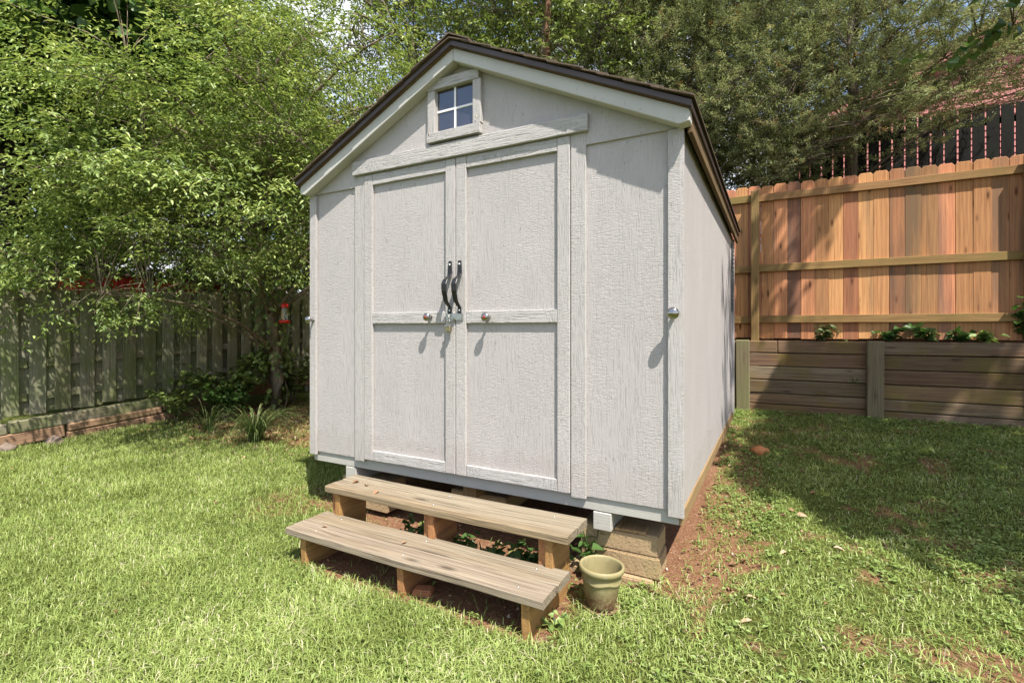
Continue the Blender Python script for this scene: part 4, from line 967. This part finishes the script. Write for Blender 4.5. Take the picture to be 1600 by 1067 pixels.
blades('sparse_grass', 'thin sparse grass growing through bare patches', 230000, (-4.4, 5.6, -2.2, 4.2), sparse, .050, .0042, 1.5, rg, 'grass')
# broadleaf weeds and clover on the right, leaf litter under the trees
rg = np.random.default_rng(203)
wd_f = lambda x, y: (sst(1.6, 2.4, x)*(.10+.9*sst(.50, .66, fbm(x, y, 1.8, 51)))+.05*sst(-1.5, 0, x))*(1-.6*((x > .3) & (x < 2.2) & (y > -.55)))
x, y = scatter(60000, -4.2, 5.6, -2.2, 4.2, wd_f, rg); k = inview(x, y) & ~blocked(x, y); x, y = x[k], y[k]
n = len(x); reps = 4; X = np.repeat(x, reps)+rg.normal(0, .012, n*reps); Y = np.repeat(y, reps)+rg.normal(0, .012, n*reps); a = rg.random(n*reps)*6.283
P = np.stack([X, Y, gh(X, Y)+rg.uniform(.004, .035, n*reps)], 1); Dd = np.stack([np.cos(a), np.sin(a), rg.uniform(-.1, .5, n*reps)], 1); UP = np.array([0, 0, 1.0])+rg.normal(size=P.shape)*.3
o = link('lawn_weeds', leaf_mesh('lawn_weeds', P, Dd, UP, rg.uniform(.012, .032, n*reps), rg.uniform(.008, .018, n*reps), np.clip(rg.normal(.5, .25, n*reps), 0, 1), 4), M['weed'])
tag(o, 'small broadleaf weeds and clover in the right-hand lawn', 'weeds', kind='stuff')
rg = np.random.default_rng(204)
def lit_f(x, y):
    lt_ = 1-sst(.8, 1.35, np.hypot((x+2.5)/1.9, (y-1.9)/1.35)); sd = (1-sst(.1, .6, np.abs(x-2.62)))*(y > -.1)
    return np.clip(lt_*.9+sd*.16+.012, 0, 1)
x, y = scatter(11000, -4.2, 5.4, -2.0, 4.2, lit_f, rg); k = inview(x, y) & ~blocked(x, y); x, y = x[k], y[k]; n = len(x); a = rg.random(n)*6.283
P = np.stack([x, y, gh(x, y)+rg.uniform(.003, .02, n)], 1); Dd = np.stack([np.cos(a), np.sin(a), rg.uniform(-.25, .25, n)], 1); UP = np.array([0, 0, 1.0])+rg.normal(size=P.shape)*.35
o = link('leaf_litter', leaf_mesh('leaf_litter', P, Dd, UP, rg.uniform(.025, .065, n), rg.uniform(.014, .03, n), rg.random(n), 6, .35, .3), M['litter']); tag(o, 'dry brown leaf litter under the tree and beside the shed', 'leaf litter', kind='stuff')
# crumbs of clay and small pebbles on the bare strip beside and under the shed
rg = np.random.default_rng(206)
x, y = scatter(60000, -.6, 4.2, -1.4, 4.1, lambda x, y: np.clip((bare(x, y)-.45)*1.2, 0, 1)*.22+.006, rg); k = inview(x, y) & ~((x > .03) & (x < 2.41) & (y > .5) & (y < 3.25)); x, y = x[k], y[k]; n = len(x)
octv = np.array([[1, 0, 0], [-1, 0, 0], [0, 1, 0], [0, -1, 0], [0, 0, .8], [0, 0, -.8]]); octf = np.array([[0, 2, 4], [2, 1, 4], [1, 3, 4], [3, 0, 4], [2, 0, 5], [1, 2, 5], [3, 1, 5], [0, 3, 5]])
sz = .0025+.011*rg.random(n)**3.5
V = octv[None]*sz[:, None, None]*rg.uniform(.6, 1.3, (n, 6, 1)); an = rg.random(n)*6.28; ca_, sa_ = np.cos(an)[:, None], np.sin(an)[:, None]
V = np.stack([V[..., 0]*ca_-V[..., 1]*sa_, V[..., 0]*sa_+V[..., 1]*ca_, V[..., 2]], -1)+np.stack([x, y, gh(x, y)+sz*.3], 1)[:, None]
o = link('soil_crumbs', npmesh('soil_crumbs', V.reshape(-1, 3), (np.arange(n)[:, None, None]*6+octf[None]).reshape(-1, 3), np.repeat(rg.random(n), 8)), M['crumb']); tag(o, 'crumbs of red clay and small pebbles on bare soil', 'soil', kind='stuff')
# ferny plants and ground cover above the wall
rg = np.random.default_rng(205)
x = rg.uniform(-4.2, 6.5, 9000); y = rg.uniform(4.40, 6.6, 9000); a = rg.random(9000)*6.283
P = np.stack([x, y, gh(x, y)+rg.uniform(.0, .22, 9000)], 1); Dd = np.stack([np.cos(a), np.sin(a), rg.uniform(-.3, .5, 9000)], 1)
o = link('slope_undergrowth', leaf_mesh('slope_undergrowth', P, Dd, np.array([0, 0, 1.0])+rg.normal(size=P.shape)*.4, rg.uniform(.05, .12, 9000), rg.uniform(.03, .06, 9000), rg.random(9000)*.8, 6), M['leaf_dark']); tag(o, 'low undergrowth on the slope behind the picket fence', 'undergrowth', kind='stuff')
# single dry leaves lying on the treads
for i, (x, y, z, s, lb) in enumerate(((.70, -.235, UT, .035, 'dry leaf at the left end of the upper step'), (.80, -.275, UT, .030, 'pale dry leaf on the upper step near its left end'), (.92, -.31, UT, .034, 'brown dry leaf on the upper step left of middle'), (1.22, -.47, LT, .022, 'tiny pinkish leaf on the lower step'), (.74, -.50, LT, .024, 'small tan leaf at the left of the lower step'))):
    r2 = np.random.default_rng(300+i); a = r2.random()*6.28
    me = leaf_mesh('dry_leaf', np.zeros((1, 3)), np.array([[math.cos(a), math.sin(a), .05]]), np.array([[.1, .2, 1.0]]), np.array([s*1.4]), np.array([s*.8]), np.array([.35+.12*i]), 6, .3, .25)
    o = link('dry_leaf', me, M['litter'], None, (x, y, z+.004)); tag(o, lb, 'leaf', 'dry leaves on the steps')
